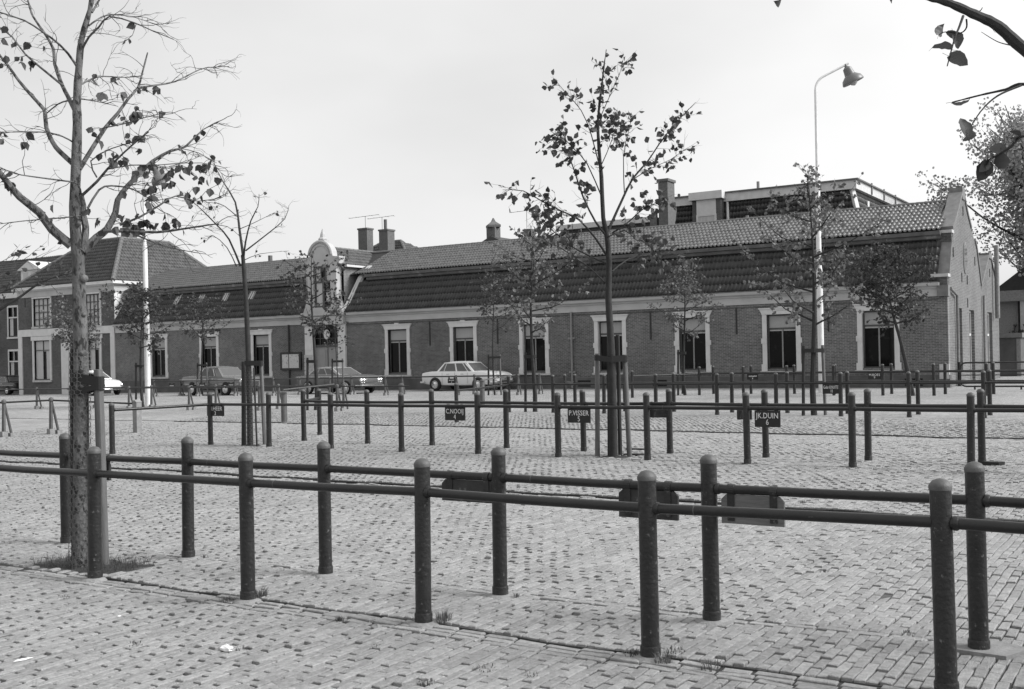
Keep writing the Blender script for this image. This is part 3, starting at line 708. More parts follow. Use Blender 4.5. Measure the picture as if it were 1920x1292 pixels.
tiles(roof, (-43.1 + 3.1, E2[0], E2[1] + .015), (1, 0, 0), S2, 31.4, l2, M['tile_up'], individual=170, seed=4)
tiles(roof, (-60.2, E2[0], E2[1] + .015), (1, 0, 0), S2, 17.3, l2, M['tile_up'], seed=5)
ridge_tiles(roof, (-60.2, RG[0], RG[1] + .02), (-8.7, RG[0], RG[1] + .02))
for px in (330, 374, 420, 469):     # small skylights of the left wing
    r = ray(px, 556); x = r.x / r.y * 46.15; o = Vector((x, 46.15, 5.38)); u = Vector(S1).normalized(); m_ = MB()
    n_ = Vector((0, -u.z, u.y)); a = o - Vector((.24, 0, 0)) + n_ * .07; b = o + Vector((.24, 0, 0)) + n_ * .07
    m_.add([a, b, b + u * .6, a + u * .6, a - n_ * .1, b - n_ * .1, b + u * .6 - n_ * .1, a + u * .6 - n_ * .1], [(0, 1, 2, 3), (0, 4, 5, 1), (1, 5, 6, 2), (2, 6, 7, 3), (3, 7, 4, 0)])
    m_.build('skylight', M['frame_w'], roof)
# iron wall anchors, pipe
for x, z0, z1 in ((-34.22, 2.28, 3.56), (-29.9, 2.27, 3.54), (-21.33, 2.26, 3.55), (-17.13, 2.4, 3.56), (-13.04, 2.4, 3.56)):
    MB().box(x - .03, x + .03, YF - .035, YF + .02, z0, z1).build('wall_anchor', M['post'], bld)
dp_ = MB().tube([(-25.55, YF - .08, .0), (-25.55, YF - .08, 3.72)], .055, 10); dp_.build('downpipe', M['concrete'], bld, True)
for z in (.75, 2.4): MB().box(-25.72, -25.38, YF - .1, YF, z, z + .08).build('pipe_bracket', M['concrete'], bld)
MB().tube([(-44.45, YF - .07, -.2), (-44.45, YF - .07, 3.72)], .05, 8).build('downpipe', M['post'], bld, True)
# cellar grating marks
for x in (-20.9, -9.6, -24.9): MB().box(x - .35, x + .35, YF - .055, YF - .0455, .08, .38).build('vent_grille', M['dark'], bld)
pstr = thing('notice_board', 'dark framed glass notice board with a pale poster, on the brick wall by the door', 'notice board', (-44.33, YF, 1.1))
MB().box(-45.15, -43.5, YF - .1, YF - .01, 1.08, 2.12).build('case', M['post'], pstr)
MB().box(-44.98, -43.66, YF - .108, YF - .102, 1.2, 2.0).build('poster', M['poster'], pstr)

# entrance bay with shaped white gable
ent = MB()
def gcurve(n=12, r=.85, cx=-41.7, cz=7.55): return [(cx + r * math.cos(a), cz + r * math.sin(a) * .95) for a in np.linspace(0, PI, n)]
prof = [(-43.12, 4.1), (-40.1, 4.1), (-40.1, 4.35), (-40.38, 4.7), (-40.55, 5.1), (-40.55, 6.95), (-40.3, 7.05), (-40.3, 7.42), (-40.75, 7.5)] + gcurve() + [(-42.65, 7.5), (-43.05, 7.42), (-43.05, 7.05), (-42.82, 6.95), (-42.82, 5.1), (-42.95, 4.7), (-43.12, 4.35)]
gw = (-42.3, -41.0, 4.62, 6.98)
# build with an opening: left, right, below, above pieces
def clipu(poly, lo=None, hi=None, ax=0):
    out_ = poly
    for lim, sgn in ((lo, 1), (hi, -1)):
        if lim is None: continue
        res = []
        for i, p in enumerate(out_):
            q = out_[(i + 1) % len(out_)]; a = sgn * (p[ax] - lim); b = sgn * (q[ax] - lim)
            if a >= 0: res.append(p)
            if (a >= 0) != (b >= 0): t = a / (a - b); res.append((p[0] + (q[0] - p[0]) * t, p[1] + (q[1] - p[1]) * t))
        out_ = res
    return out_
for poly in (clipu(prof, hi=gw[0]), clipu(prof, lo=gw[1]), clipu(clipu(prof, lo=gw[0], hi=gw[1]), hi=gw[2], ax=1), clipu(clipu(prof, lo=gw[0], hi=gw[1]), lo=gw[3], ax=1)):
    ent.prism(poly, 'y', YF - .22, YF + .25)
eg = ent.build('gable', M['cornice'], bld)
r_ = MB()
for rr_, d_ in ((.87, .06), (.64, .03)):
    pts = [(-41.7 + rr_ * math.cos(a), YF - .22 - d_ * .5, 7.55 + rr_ * math.sin(a) * .95) for a in np.linspace(.05, PI - .05, 16)]; MB().tube(pts, d_ + .02, 6).build('arch_moulding', M['cornice'], eg, True)
r_ = None
for q in ((-43.12, -42.75, YF - .3, YF + .2, 7.36, 7.46), (-40.62, -40.24, YF - .3, YF + .2, 7.36, 7.46), (-43.2, -40.02, YF - .36, YF + .2, 4.16, 4.34), (-43.18, -40.05, YF - .28, YF + .1, 3.64, 4.1)): MB().box(*q).build('gable_moulding', M['cornice'], eg)
fi = MB().box(-42.0, -41.4, YF - .2, YF + .2, 8.28, 8.45); fi.lathe([(.24, 8.45), (.26, 8.52), (.20, 8.60), (.16, 8.62), (.13, 8.8), (.02, 9.12)], (-41.7, YF, 0), 8); fi.build('finial', M['cornice'], eg)
gwn = MB()
for a, b, c2, d in ((-42.3, -42.2, 4.62, 6.98), (-41.1, -41.0, 4.62, 6.98), (-42.2, -41.1, 6.88, 6.98), (-42.2, -41.1, 4.62, 4.72), (-42.2, -41.1, 6.02, 6.12), (-41.84, -41.77, 6.12, 6.88), (-41.5, -41.43, 6.12, 6.88), (-41.72, -41.58, 4.72, 6.02)):
    gwn.box(a, b, YF - .1, YF, c2, d)
gwo = gwn.build('window', M['frame_d'], bld)
for a, b, c2, d, mt in ((-42.2, -41.84, 6.12, 6.88, 'curtain'), (-41.77, -41.5, 6.12, 6.88, 'glass'), (-41.43, -41.1, 6.12, 6.88, 'curtain'), (-42.2, -41.72, 4.72, 6.02, 'curtain'), (-41.58, -41.1, 4.72, 6.02, 'glass')):
    MB().box(a, b, YF - .05, YF - .04, c2, d).build('pane', M[mt], gwo)
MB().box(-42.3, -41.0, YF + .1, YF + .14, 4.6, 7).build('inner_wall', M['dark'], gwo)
MB().box(-41.45, -41.2, YF - .065, YF - .052, 4.95, 5.5).build('curtain', M['curtain'], gwo)
for a, b in ((-43.12, -42.5), (-40.6, -40.06)): MB().box(a, b, YF - .14, YF + .1, -.6, 3.64).build('pilaster', M['white'], bld)
for k in range(9): MB().box(-43.16, -42.56, YF - .17, YF - .141, -.1 + k * .23, .1 + k * .23).build('stone_block', M['cornice'], bld)
dr = MB(); dr.box(-42.5, -40.6, YF + .08, YF + .14, -.4, 2.36)
do = dr.build('door', M['door'], bld)
for a, b in ((-42.4, -41.62), (-41.48, -40.7)):
    for c2, d in ((.1, .95), (1.08, 2.22)): MB().box(a + .1, b - .1, YF + .055, YF + .0795, c2, d).build('door_panel', M['door'], do)
MB().box(-41.57, -41.53, YF + .05, YF + .079, -.4, 2.36).build('meeting_rail', M['frame_d'], do)
tr = MB(); tr.box(-42.5, -40.6, YF + .04, YF + .14, 2.36, 2.5)
for x in (-42.1, -41.55, -41.0): tr.box(x - .015, x + .015, YF + .07, YF + .10, 2.5, 3.6)
for z in (2.85, 3.2): tr.box(-42.5, -40.6, YF + .07, YF + .10, z, z + .03)
to = tr.build('transom_light', M['frame_d'], bld)
MB().box(-42.5, -40.6, YF + .11, YF + .12, 2.5, 3.62).build('pane', M['glass'], to)
ck = tag(MB().lathe([(.24, 0), (.25, .02), (.25, .05), (.22, .06)], (0, 0, 0), 20, 'y').build('clock', M['white'], None), 'small oval clock in the fanlight above the panelled double door', 'clock')
ck.location = (-41.55, YF - .02, 3.08); ck.scale = (.9, 1, 1.15)
h_ = MB(); h_.box(-.012, .012, -.008, -.0005, -.02, .17); h_.box(-.012, .012, -.008, -.0005, -.13, .0); link('clock_hands', h_.mesh('clock_hands', M['post']), ck)
np_ = MB().box(-43.1, -42.62, YF - .16, YF - .142, 2.22, 2.5).build('nameplate', M['white'], bld)
# dormer roof and brick cheek running back from the gable
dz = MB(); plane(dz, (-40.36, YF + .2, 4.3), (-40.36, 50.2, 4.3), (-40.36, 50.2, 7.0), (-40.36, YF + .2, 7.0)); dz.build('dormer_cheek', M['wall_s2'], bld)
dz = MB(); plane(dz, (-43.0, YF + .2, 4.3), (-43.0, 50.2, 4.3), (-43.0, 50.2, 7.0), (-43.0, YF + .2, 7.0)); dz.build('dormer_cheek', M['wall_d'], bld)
dr_ = MB(); plane(dr_, (-40.2, YF + .1, 7.0), (-40.2, 51, 7.0), (-41.7, 51, 8.05), (-41.7, YF + .1, 8.05)); plane(dr_, (-43.2, YF + .1, 7.0), (-41.7, YF + .1, 8.05), (-41.7, 51, 8.05), (-43.2, 51, 7.0))
dro = dr_.build('dormer_roof', M['under'], bld)
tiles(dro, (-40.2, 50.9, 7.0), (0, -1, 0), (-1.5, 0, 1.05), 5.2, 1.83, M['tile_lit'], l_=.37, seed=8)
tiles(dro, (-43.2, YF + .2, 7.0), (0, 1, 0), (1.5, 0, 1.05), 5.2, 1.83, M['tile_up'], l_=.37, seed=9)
ridge_tiles(dro, (-41.7, YF + .25, 8.07), (-41.7, 50.9, 8.07), .09)
MB().box(-40.3, -40.12, YF + .22, 49.2, 6.88, 7.0).build('dormer_gutter', M['white'], bld)
fl = MB()   # pale flashing strip following the roof edge beside the dormer
pts = [(-40.2, 45.42, 4.3), (-40.05, 45.75, 4.75), (-39.95, 46.5, 5.95), (-39.75, 46.55, 6.3), (-39.6, 47.2, 6.95)]
for a, b in zip(pts[:-1], pts[1:]):
    a, b = Vector(a), Vector(b); fl.add([a + Vector((-.12, -.06, .03)), a + Vector((.16, -.06, .03)), b + Vector((.16, -.06, .03)), b + Vector((-.12, -.06, .03)), a + Vector((-.12, .06, -.1)), a + Vector((.16, .06, -.1)), b + Vector((.16, .06, -.1)), b + Vector((-.12, .06, -.1))], [(0, 1, 2, 3), (0, 4, 5, 1), (1, 5, 6, 2), (3, 2, 6, 7), (0, 3, 7, 4)])
fl.build('flashing', M['white'], bld)

# right-hand gable wall
XG = -8.25
gp = [(45.95, 4.45), (46.75, 6.1), (46.92, 6.5), (47.6, 6.9), (48.4, 7.5), (49.25, 8.2), (49.75, 8.2), (50.5, 7.5), (51.4, 6.9), (52.3, 6.45), (52.75, 6.1), (53.8, 4.45)]
ghl = [(47.75, 48.75, .55, 3.27), (50.5, 51.8, -.3, 3.25), (55.45, 56.9, -.3, 3.27)]
gwl = MB(); PG = lambda u, z, d: (XG - d, u, z)
wall_holes(gwl, YF, 59.1, -1.0, 4.2, ghl, PG, .25)
plane(gwl, *[(XG, y, z) for y, z in [(YF, 4.2), (53.85, 4.2), (53.8, 4.45)] + gp[::-1][1:] ])
plane(gwl, *[(XG, y, z) for y, z in [(53.85, 4.2), (59.1, 4.2), (58.9, 4.45), (57.2, 5.55), (56.75, 5.95), (56.1, 5.95), (55.6, 5.55), (53.95, 4.45)]])
gwl.build('gable_wall', M['wall_s'], bld)
cp = MB()
def coping(mb, poly, x0, x1, th=.13):
    for (a, b) in zip(poly[:-1], poly[1:]):
        d = Vector((b[0] - a[0], b[1] - a[1])).normalized(); n = Vector((-d.y, d.x))
        mb.prism([a, b, (b[0] + n.x * th, b[1] + n.y * th), (a[0] + n.x * th, a[1] + n.y * th)], 'x', x0, x1)
for cpoly in (gp[:2], gp[2:6], gp[6:9], gp[9:], [(53.95, 4.5), (55.6, 5.6), (56.1, 5.98)], [(56.75, 5.98), (57.2, 5.6), (58.9, 4.5)]):
    cp = MB(); coping(cp, cpoly, XG - .5, XG + .05); cp.build('coping', M['stone'], bld)
for cb_ in ((XG - .5, XG + .051, 49.2, 49.8, 8.0, 8.5), (XG - .5, XG + .06, 56.0, 56.85, 5.9, 6.15)): MB().box(*cb_).build('apex_stone', M['stone'], bld)
for y0, z0 in ((46.62, 5.95), (45.62, 4.1)):
    ko = MB().box(XG - .55, XG + .03, y0 - .1, y0 + .32, z0, z0 + .36).build('kneeler', M['wall_d'], bld)
    MB().box(XG - .62, XG + .07, y0 - .17, y0 + .34, z0 + .361, z0 + .49).build('kneeler_cap', M['stone_l'], ko)
MB().box(XG - .35, XG + .025, YF - .06, YF + .05, .35, .95).build('corner_stone', M['stone_l'], bld)
qb = MB().box(XG - .03, XG + .006, YF - .006, YF + .32, -1, 3.7); qb.build('corner_bricks', M['wall_s2'], bld)
MB().box(XG - .36, XG + .07, YF - .20, YF + .25, 3.68, 4.12).build('eaves_block', M['stone'], bld)
for k, (a, b, c2, d) in enumerate(ghl):
    f = MB(); x = XG - .17
    for y0, y1, z0, z1 in ((a, a + .09, c2, d), (b - .09, b, c2, d), (a + .09, b - .09, d - .1, d), (a + .09, b - .09, c2 + (d - c2) * .68, c2 + (d - c2) * .68 + .1), (a + .09, b - .09, c2, c2 + .1)): f.box(x - .06, x + .03, y0, y1, z0, z1)
    f.box(x - .04, x + .01, (a + b) / 2 - .03, (a + b) / 2 + .03, c2 + .1, d - .1)
    o = f.build('side_window', M['white'], bld)
    MB().box(x - .05, x - .042, a + .09, b - .09, c2 + .1, d - .1).build('pane', M['glass'], o)
ov = MB().lathe([(.46, 0), (.46, .04), (.36, .045)], (0, 0, 0), 24, 'x'); oo = link('oval_window', ov.mesh('oval_window', M['stone']), bld, Vector((XG - .01, 49.75, 5.5)) - bld.location, None, (1, 1.0, 1.55))
gl_ = MB().lathe([(.36, 0), (.36, .05)], (0, 0, 0), 24, 'x'); link('pane', gl_.mesh('pane', M['glass']), oo, (.002, 0, 0))
for y, z in ((47.0, 5.55), (48.85, 4.6), (50.15, 4.55), (52.2, 5.5), (49.45, 7.5), (50.15, 3.55), (56.4, 5.2)):
    MB().box(XG - .01, XG + .03, y - .035, y + .035, z - .2, z + .2).build('wall_anchor', M['post'], bld)
for y in (47.2, 53.95):
    MB().tube([(XG + .1, y - (1.4 if y < 50 else 0), 4.0), (XG + .1, y, 3.75), (XG + .09, y, -.2)], .06, 8).build('downpipe', M['concrete'], bld, True)
MB().tube([(XG + .12, 47.2, -.2), (XG + .12, 47.2, 1.0)], .075, 8).build('pipe_shoe', M['post'], bld, True)
MB().tube([(XG + .2, 57.3, 3.0), (XG + .2, 57.3, 6.6)], .11, 10).build('flue_pipe', M['concrete'], bld, True)
# roof behind the second small gable, back walls
sr = MB(); plane(sr, (XG - .4, 53.95, 4.45), (XG - .4, 56.4, 6.0), (-30, 56.4, 6.0), (-30, 53.95, 4.45)); plane(sr, (XG - .4, 56.4, 6.0), (XG - .4, 59, 4.4), (-30, 59, 4.4), (-30, 56.4, 6.0)); sr.build('rear_roof', M['tile_house'], bld)
MB().box(-60, -8.7, 54.0, 54.2, -1, 4).build('rear_wall', M['wall_d'], bld)

# ------------------------------------------------------------------ corner house at the left end
hs = thing('corner_house', 'two storey brick house with hipped pantile roof, white bands and barred sash windows', 'house', (-65.6, YF, 0))
HX0, HX1, HB = -71.0, -60.3, 55.6
wh = [(-69.2, -67.2, 4.42, 6.38), (-63.35, -61.75, 4.30, 6.42), (-69.2, -67.35, .64, 3.42), (-63.1, -61.85, .64, 3.4)]
hw_ = MB(); wall_holes(hw_, HX0, HX1, -1.2, 6.5, wh, PF, .2)
hw_.build('front_wall', M['wall_d'], hs)
sd = MB(); plane(sd, (HX1, YF, -1), (HX1, HB, -1), (HX1, HB, 6.5), (HX1, YF, 6.5)); sd.build('side_wall', M['plaster'], hs)
sd = MB(); plane(sd, (HX0, YF, -1), (HX0, YF, 6.5), (HX0, HB, 6.5), (HX0, HB, -1)); plane(sd, (HX0, HB, -1), (HX0, HB, 6.5), (HX1, HB, 6.5), (HX1, HB, -1)); sd.build('rear_wall', M['wall_d'], hs)
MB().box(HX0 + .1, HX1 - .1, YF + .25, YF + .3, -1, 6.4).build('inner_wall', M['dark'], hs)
cn = MB(); k_ = .22
cn.box(HX0 - .05, HX1 + .05, YF - .05, HB + .05, 6.5, 6.92); cn.build('frieze', M['cornice'], hs)
cn = MB(); cn.box(HX0 - .15, HX1 + .15, YF - .15, HB + .15, 6.92, 7.0); cn.box(HX0 - .32, HX1 + .32, YF - .32, HB + .32, 7.0, 7.2); cn.build('cornice', M['white'], hs)
bd = MB(); bd.box(HX0 - .02, HX1 + .03, YF - .09, YF + .05, 3.72, 4.22); bd.build('string_band', M['white'], hs)
for a, b in ((HX0 - .02, HX0 + .42), (-66.05, -64.75), (HX1 - .42, HX1 + .02)): MB().box(a, b, YF - .075, YF + .04, -.6, 3.72).build('pilaster', M['white'], hs)
for k, (a, b, c2, d) in enumerate(wh):
    f = MB(); y0 = YF - .05; big = k > 1
    fw = .17 if big else .1
    f.box(a - fw, a, y0 - .02, YF + .12, c2 - .02, d); f.box(b, b + fw, y0 - .02, YF + .12, c2 - .02, d); f.box(a - fw - (.12 if big else 0), b + fw + (.12 if big else 0), y0 - .04, YF + .12, d, d + (.28 if big else .1))
    o = f.build('window', M['white'], hs)
    MB().box(a - .14, b + .14, YF - .12, YF + .1, c2 - .16, c2 - .021).build('sill', M['stone_l'], o)
    g_ = MB(); ncol = 4 if not big else 2; nrow = 4 if not big else 2
    for i in range(1, ncol): x = a + (b - a) * i / ncol; g_.box(x - .025, x + .025, YF + .06, YF + .11, c2, d)
    for j in range(1, nrow):
        z = c2 + (d - c2) * (j / nrow if not big else .75); g_.box(a, b, YF + .055, YF + .1, z - .025, z + .025)
    for z in (c2 + .03, d - .03): g_.box(a, b, YF + .055, YF + .1, z - .03, z + .03)
    g_.build('glazing_bars', M['frame_d'], o)
    MB().box(a, b, YF + .12, YF + .13, c2, d).build('pane', M['curtain'], o)
    if big: MB().box((a + b) / 2 - .02, (a + b) / 2 + .28, YF + .108, YF + .117, c2, c2 + 2).build('pane', M['glass'], o)
for x in (-66.5, -65.6, -64.6, -70.2): MB().box(x - .03, x + .03, YF - .03, YF, 5.85, 6.5).build('wall_anchor', M['post'], hs)
# hipped roof with flat top
a0 = 3.0; ZE, ZT = 7.2, 10.5; ex = .3
A_, B_, C_, D_ = (HX0 - ex, YF - ex, ZE), (HX1 + ex, YF - ex, ZE), (HX1 + ex, HB + ex, ZE), (HX0 - ex, HB + ex, ZE)
a_, b_, c_, d_ = (HX0 + a0 + 1.0, YF + a0, ZT), (HX1 - a0, YF + a0, ZT), (HX1 - a0, HB - a0, ZT), (HX0 + a0 + 1.0, HB - a0, ZT)
hr = MB(); plane(hr, A_, B_, b_, a_); plane(hr, B_, C_, c_, b_); plane(hr, C_, D_, d_, c_); plane(hr, D_, A_, a_, d_); plane(hr, a_, b_, c_, d_)
hro = hr.build('roof', M['under'], hs)
sl_ = math.hypot(a0 + ex, ZT - ZE)
lenF = B_[0] - A_[0]
tiles(hro, (A_[0], A_[1], ZE), (1, 0, 0), (0, a0 + ex, ZT - ZE), lenF, sl_, M['tile_house'], w_=.24, l_=.36, inside=lambda u, s: u > s / sl_ * (a0 + ex + 1) and u < lenF - s / sl_ * (a0 + ex), seed=12)
lenS = C_[1] - B_[1]
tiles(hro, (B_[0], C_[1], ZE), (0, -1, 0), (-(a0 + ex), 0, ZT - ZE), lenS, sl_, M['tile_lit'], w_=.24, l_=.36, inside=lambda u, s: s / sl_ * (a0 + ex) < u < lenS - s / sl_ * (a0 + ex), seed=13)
for p, q in ((B_, b_), (A_, a_), (C_, c_)): ridge_tiles(hro, p, q, .15, .4)
ridge_tiles(hro, a_, b_, .11); ridge_tiles(hro, b_, c_, .11)
chimney(hro, -65.6, 51, 10.3, 11.6, .9, .7, 2, potmat='brick_ch')
MB().tube([(-50.5, 50.2, 7.9), (-50.5, 50.2, 8.5)], .14, 8).build('vent_pipe', M['brick_ch'], bld)

# ------------------------------------------------------------------ neighbouring buildings
lh = thing('terrace_house', 'brick terrace house with white sash windows and white roof dormer', 'house', (-82, 47, 0))
x0, x1, yf, yb = -96, -72.4, 49.0, 58
m_ = MB(); PL = lambda u, z, d: (u, yf + d, z)
lwh = [(-77.6, -76.4, 4.0, 6.2), (-74.5, -73.3, 4.0, 6.2), (-77.6, -76.4, .6, 2.8), (-74.5, -73.3, .6, 2.8), (-81.5, -80.2, 4.0, 6.2), (-81.5, -80.2, -.8, 2.8)]
wall_holes(m_, x0, x1, -1.5, 6.9, lwh, PL, .12); m_.build('front_wall', M['wall_d'], lh)
MB().box(x0, x1, yf - .35, yb, 6.9, 7.3).build('cornice', M['white'], lh)
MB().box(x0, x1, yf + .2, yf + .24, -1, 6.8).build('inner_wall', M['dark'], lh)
m_ = MB(); plane(m_, (x0, yf - .3, 7.3), (x1 + .2, yf - .3, 7.3), (x1 - 1.5, yf + 3.6, 10.4), (x0, yf + 3.6, 10.4)); plane(m_, (x1 + .2, yf - .3, 7.3), (x1 + .2, yb, 7.3), (x1 - 1.5, yf + 3.6, 10.4)); plane(m_, (x0, yf + 3.6, 10.4), (x1 - 1.5, yf + 3.6, 10.4), (x1 + .2, yb, 7.3), (x0, yb, 7.3))
lro = m_.build('roof', M['under'], lh); tiles(lro, (x0 + 10, yf - .3, 7.3), (1, 0, 0), (0, 3.9, 3.1), 13.6, 4.98, M['tile_house'], w_=.25, l_=.36, inside=lambda u, s: u < 13.6 - s / 4.98 * 1.7, seed=21)
for a, b, c2, d in lwh:
    f = MB(); f.box(a - .12, a, yf - .06, yf + .1, c2 - .1, d + .15); f.box(b, b + .12, yf - .06, yf + .1, c2 - .1, d + .15); f.box(a, b, yf - .06, yf + .1, d, d + .15); f.box(a - .15, b + .15, yf - .1, yf + .1, c2 - .22, c2 - .1)
    f.box(a, b, yf - .03, yf + .07, c2 + (d - c2) * .62, c2 + (d - c2) * .62 + .1); f.box((a + b) / 2 - .03, (a + b) / 2 + .03, yf - .02, yf + .06, c2 + (d - c2) * .62, d)
    o = f.build('window', M['white'], lh); MB().box(a, b, yf + .08, yf + .09, c2, d).build('pane', M['glass'], o)
    MB().box(a + .05, a + (b - a) * .4, yf + .068, yf + .078, c2, c2 + (d - c2) * .62).build('curtain', M['curtain'], o)
dm = MB(); dm.box(-76.2, -73.8, yf + .2, yf + 3, 7.5, 9.0); dm.prism([(-76.5, 9.0), (-73.5, 9.0), (-75, 9.7)], 'y', yf + .05, yf + 3.2); dmo = dm.build('dormer', M['white'], lro)
for x in (-75.6, -74.6): MB().box(x - .3, x + .3, yf + .185, yf + .199, 7.8, 8.8).build('pane', M['curtain'], dmo)
chimney(lro, -73.6, yf + 3.6, 9.0, 10.3, .7, .6, 0); MB().tube([(-73.9, yf + 3.6, 10.3), (-73.9, yf + 3.6, 11.9)], .09, 8).build('flue', M['concrete'], lro)
MB().tube([(-72.6, yf + 3.6, 8.5), (-72.6, yf + 3.6, 9.8)], .07, 8).build('flue', M['concrete'], lro)

# hipped house behind the dormer
h2 = thing('rear_house', 'hipped pantile roof with two brick chimneys rising behind the long roof', 'house', (-50, 62, 0))
z0 = 7.6; q0, q1 = (-54.8, 59), (-45.5, 68); zt = 10.35
m_ = MB(); m_.box(q0[0] + .3, q1[0] - .3, q0[1] + .3, q1[1] - .3, -1, z0); m_.build('walls', M['wall_d'], h2)
m_ = MB(); p4 = [(q0[0], q0[1], z0), (q1[0], q0[1], z0), (q1[0], q1[1], z0), (q0[0], q1[1], z0)]; t2 = [(-50.9, 62.2, zt), (-50.9, 66, zt)]
t2 = [(-51.2, 62.5, zt), (-49.4, 62.5, zt)]
plane(m_, p4[0], p4[1], t2[1], t2[0]); plane(m_, p4[1], p4[2], t2[1]); plane(m_, p4[2], p4[3], t2[0], t2[1]); plane(m_, p4[3], p4[0], t2[0])
r2o = m_.build('roof', M['under'], h2)
sl2 = math.hypot(3.5, zt - z0); tiles(r2o, p4[0], (1, 0, 0), (0, 3.5, zt - z0), 9.3, sl2, M['tile_house'], inside=lambda u, s: s / sl2 * 3.6 < u < 9.3 - s / sl2 * 3.9, seed=31, l_=.36)
sl3 = math.hypot(3.9, zt - z0)
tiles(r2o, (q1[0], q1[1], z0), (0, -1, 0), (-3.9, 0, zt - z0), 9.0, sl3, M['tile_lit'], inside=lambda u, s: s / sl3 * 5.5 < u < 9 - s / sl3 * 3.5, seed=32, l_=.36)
ridge_tiles(r2o, p4[1], t2[1], .12); ridge_tiles(r2o, p4[0], t2[0], .12); ridge_tiles(r2o, t2[0], t2[1], .12)
chimney(r2o, -51.7, 61.2, 9.3, 11.35, .85, .7); chimney(r2o, -49.2, 60.6, 8.4, 11.0, .8, .8); MB().lathe([(.12, 11.0), (.12, 11.75)], (-49.3, 60.6, 0), 8).build('flue', M['brick_ch'], r2o, True)
aerial(r2o, -51.7, 61.2, 11.3, 12.25, 2.9); aerial(r2o, -50.1, 61.2, 9.5, 12.05, 2.5)
h3 = thing('small_rear_roof', 'small dark roof with capped square chimney peeping over the long ridge', 'roof', (-40.6, 62, 0))
m_ = MB(); m_.prism([(-43, 5), (-38, 5), (-38.2, 8.8), (-40.4, 9.9), (-43, 8.7)], 'y', 61, 66); m_.build('roof', M['tile_house'], h3)
m_ = MB().box(-40.95, -40.25, 61.3, 62.0, 9.0, 10.55); c_o = m_.build('chimney', M['brick_ch'], h3); MB().lathe([(.62, 10.55), (.62, 10.7), (.2, 10.95), (.05, 11.2)], (-40.6, 61.65, 0), 4).build('chimney_cap', M['brick_ch'], c_o)
h4 = thing('aerial_chimney', 'thin chimney with television aerial beyond the long ridge', 'chimney', (-38.2, 62.5, 0))
MB().box(-38.5, -37.9, 62.2, 62.8, 5, 10.3).build('stack', M['brick_ch'], h4); aerial(h4, -38.4, 62.5, 10.2, 11.6, 2.4)
h5 = thing('flat_roof_block', 'pale flat roof edge showing beyond the ridge behind the leafy staked tree', 'building', (-32, 66, 0))
MB().box(-36.5, -29.5, 64, 72, -1, 10.2).build('walls', M['wall_d'], h5); MB().box(-36.8, -29.3, 63.7, 72.3, 10.2, 10.55).build('roof_edge', M['white'], h5)

# tall mansard-roofed block behind the long building
mn = thing('mansard_block', 'tall block with dark mansard roof, white cornice and dormer behind the long roof', 'building', (-21.5, 62, 0))
yq = 62.0; X0, X1 = -27.3, -16.2; ZC0, ZC1 = 10.75, 11.25; bsl = 1.0; ZL = 7.3; YB = 78
MB().box(X0 - bsl, X1 + bsl, yq - bsl, YB, -1, ZL).build('walls', M['wall_d'], mn)
m_ = MB(); plane(m_, (X0 - bsl, yq - bsl, ZL), (X1 + bsl, yq - bsl, ZL), (X1, yq, ZC0), (X0, yq, ZC0)); plane(m_, (X1 + bsl, yq - bsl, ZL), (X1 + bsl, YB, ZL), (X1, YB - 1, ZC0), (X1, yq, ZC0)); plane(m_, (X0 - bsl, yq - bsl, ZL), (X0, yq, ZC0), (X0, YB - 1, ZC0), (X0 - bsl, YB, ZL))
mro = m_.build('mansard', M['under'], mn)
ms_ = math.hypot(bsl, ZC0 - ZL)
tiles(mro, (X0 - bsl, yq - bsl, ZL), (1, 0, 0), (0, bsl, ZC0 - ZL), X1 - X0 + 2 * bsl, ms_, M['tile_lo'], inside=lambda u, s: s / ms_ * bsl < u < X1 - X0 + 2 * bsl - s / ms_ * bsl, seed=41, w_=.22, l_=.36)
tiles(mro, (X1 + bsl, YB - .5, ZL), (0, -1, 0), (-bsl, 0, ZC0 - ZL), YB - yq + .4, ms_, M['tile_lit'], inside=lambda u, s: u < YB - yq + .4 - s / ms_ * bsl, seed=42, w_=.22, l_=.36)
MB().box(X0 - .3, X1 + .3, yq - .3, YB - 1, ZC0, ZC1).build('cornice', M['white'], mn)
MB().box(X0 - .42, X1 + .42, yq - .42, YB - .9, ZC1, ZC1 + .08).build('roof_edge', M['gutter'], mn)
for (p, q, wd2) in (((X1 + bsl, yq - bsl, ZL), (X1, yq, ZC0), .16),): MB().tube([Vector(p) + Vector((-.02, -.02, .02)), Vector(q) + Vector((-.02, -.02, .02))], wd2, 4).build('corner_board', M['white'], mn)
dx0, dx1 = -25.7, -23.85
MB().box(dx0, dx1, yq - .75, yq + 1, ZL + .2, ZC0 + .2).build('dormer', M['wall_d'], mn)
MB().box(dx0 - .15, dx1 + .15, yq - .95, yq + .8, ZC0 + .16, ZC1 + .13).build('dormer_cornice', M['white'], mn)
o = MB().box(dx0 + .3, dx1 - .3, yq - .80, yq - .76, ZC0 - .75, ZC0 + .15).build('dormer_panel', M['white'], mn)
f = MB(); f.box(dx0 + .28, dx0 + .4, yq - .82, yq - .751, ZL + .5, ZC0 - .75); f.box(dx1 - .4, dx1 - .28, yq - .82, yq - .751, ZL + .5, ZC0 - .75); f.box(dx0 + .4, dx1 - .4, yq - .82, yq - .751, ZC0 - .85, ZC0 - .751)
o = f.build('dormer_window', M['white'], mn); MB().box(dx0 + .4, dx1 - .4, yq - .79, yq - .755, ZL + .5, ZC0 - .85).build('pane', M['curtain'], o)
MB().tube([(dx1 + .45, yq - .7, ZL + .5), (dx1 + .2, yq - .2, ZC0)], .09, 4).build('corner_board', M['white'], mn)
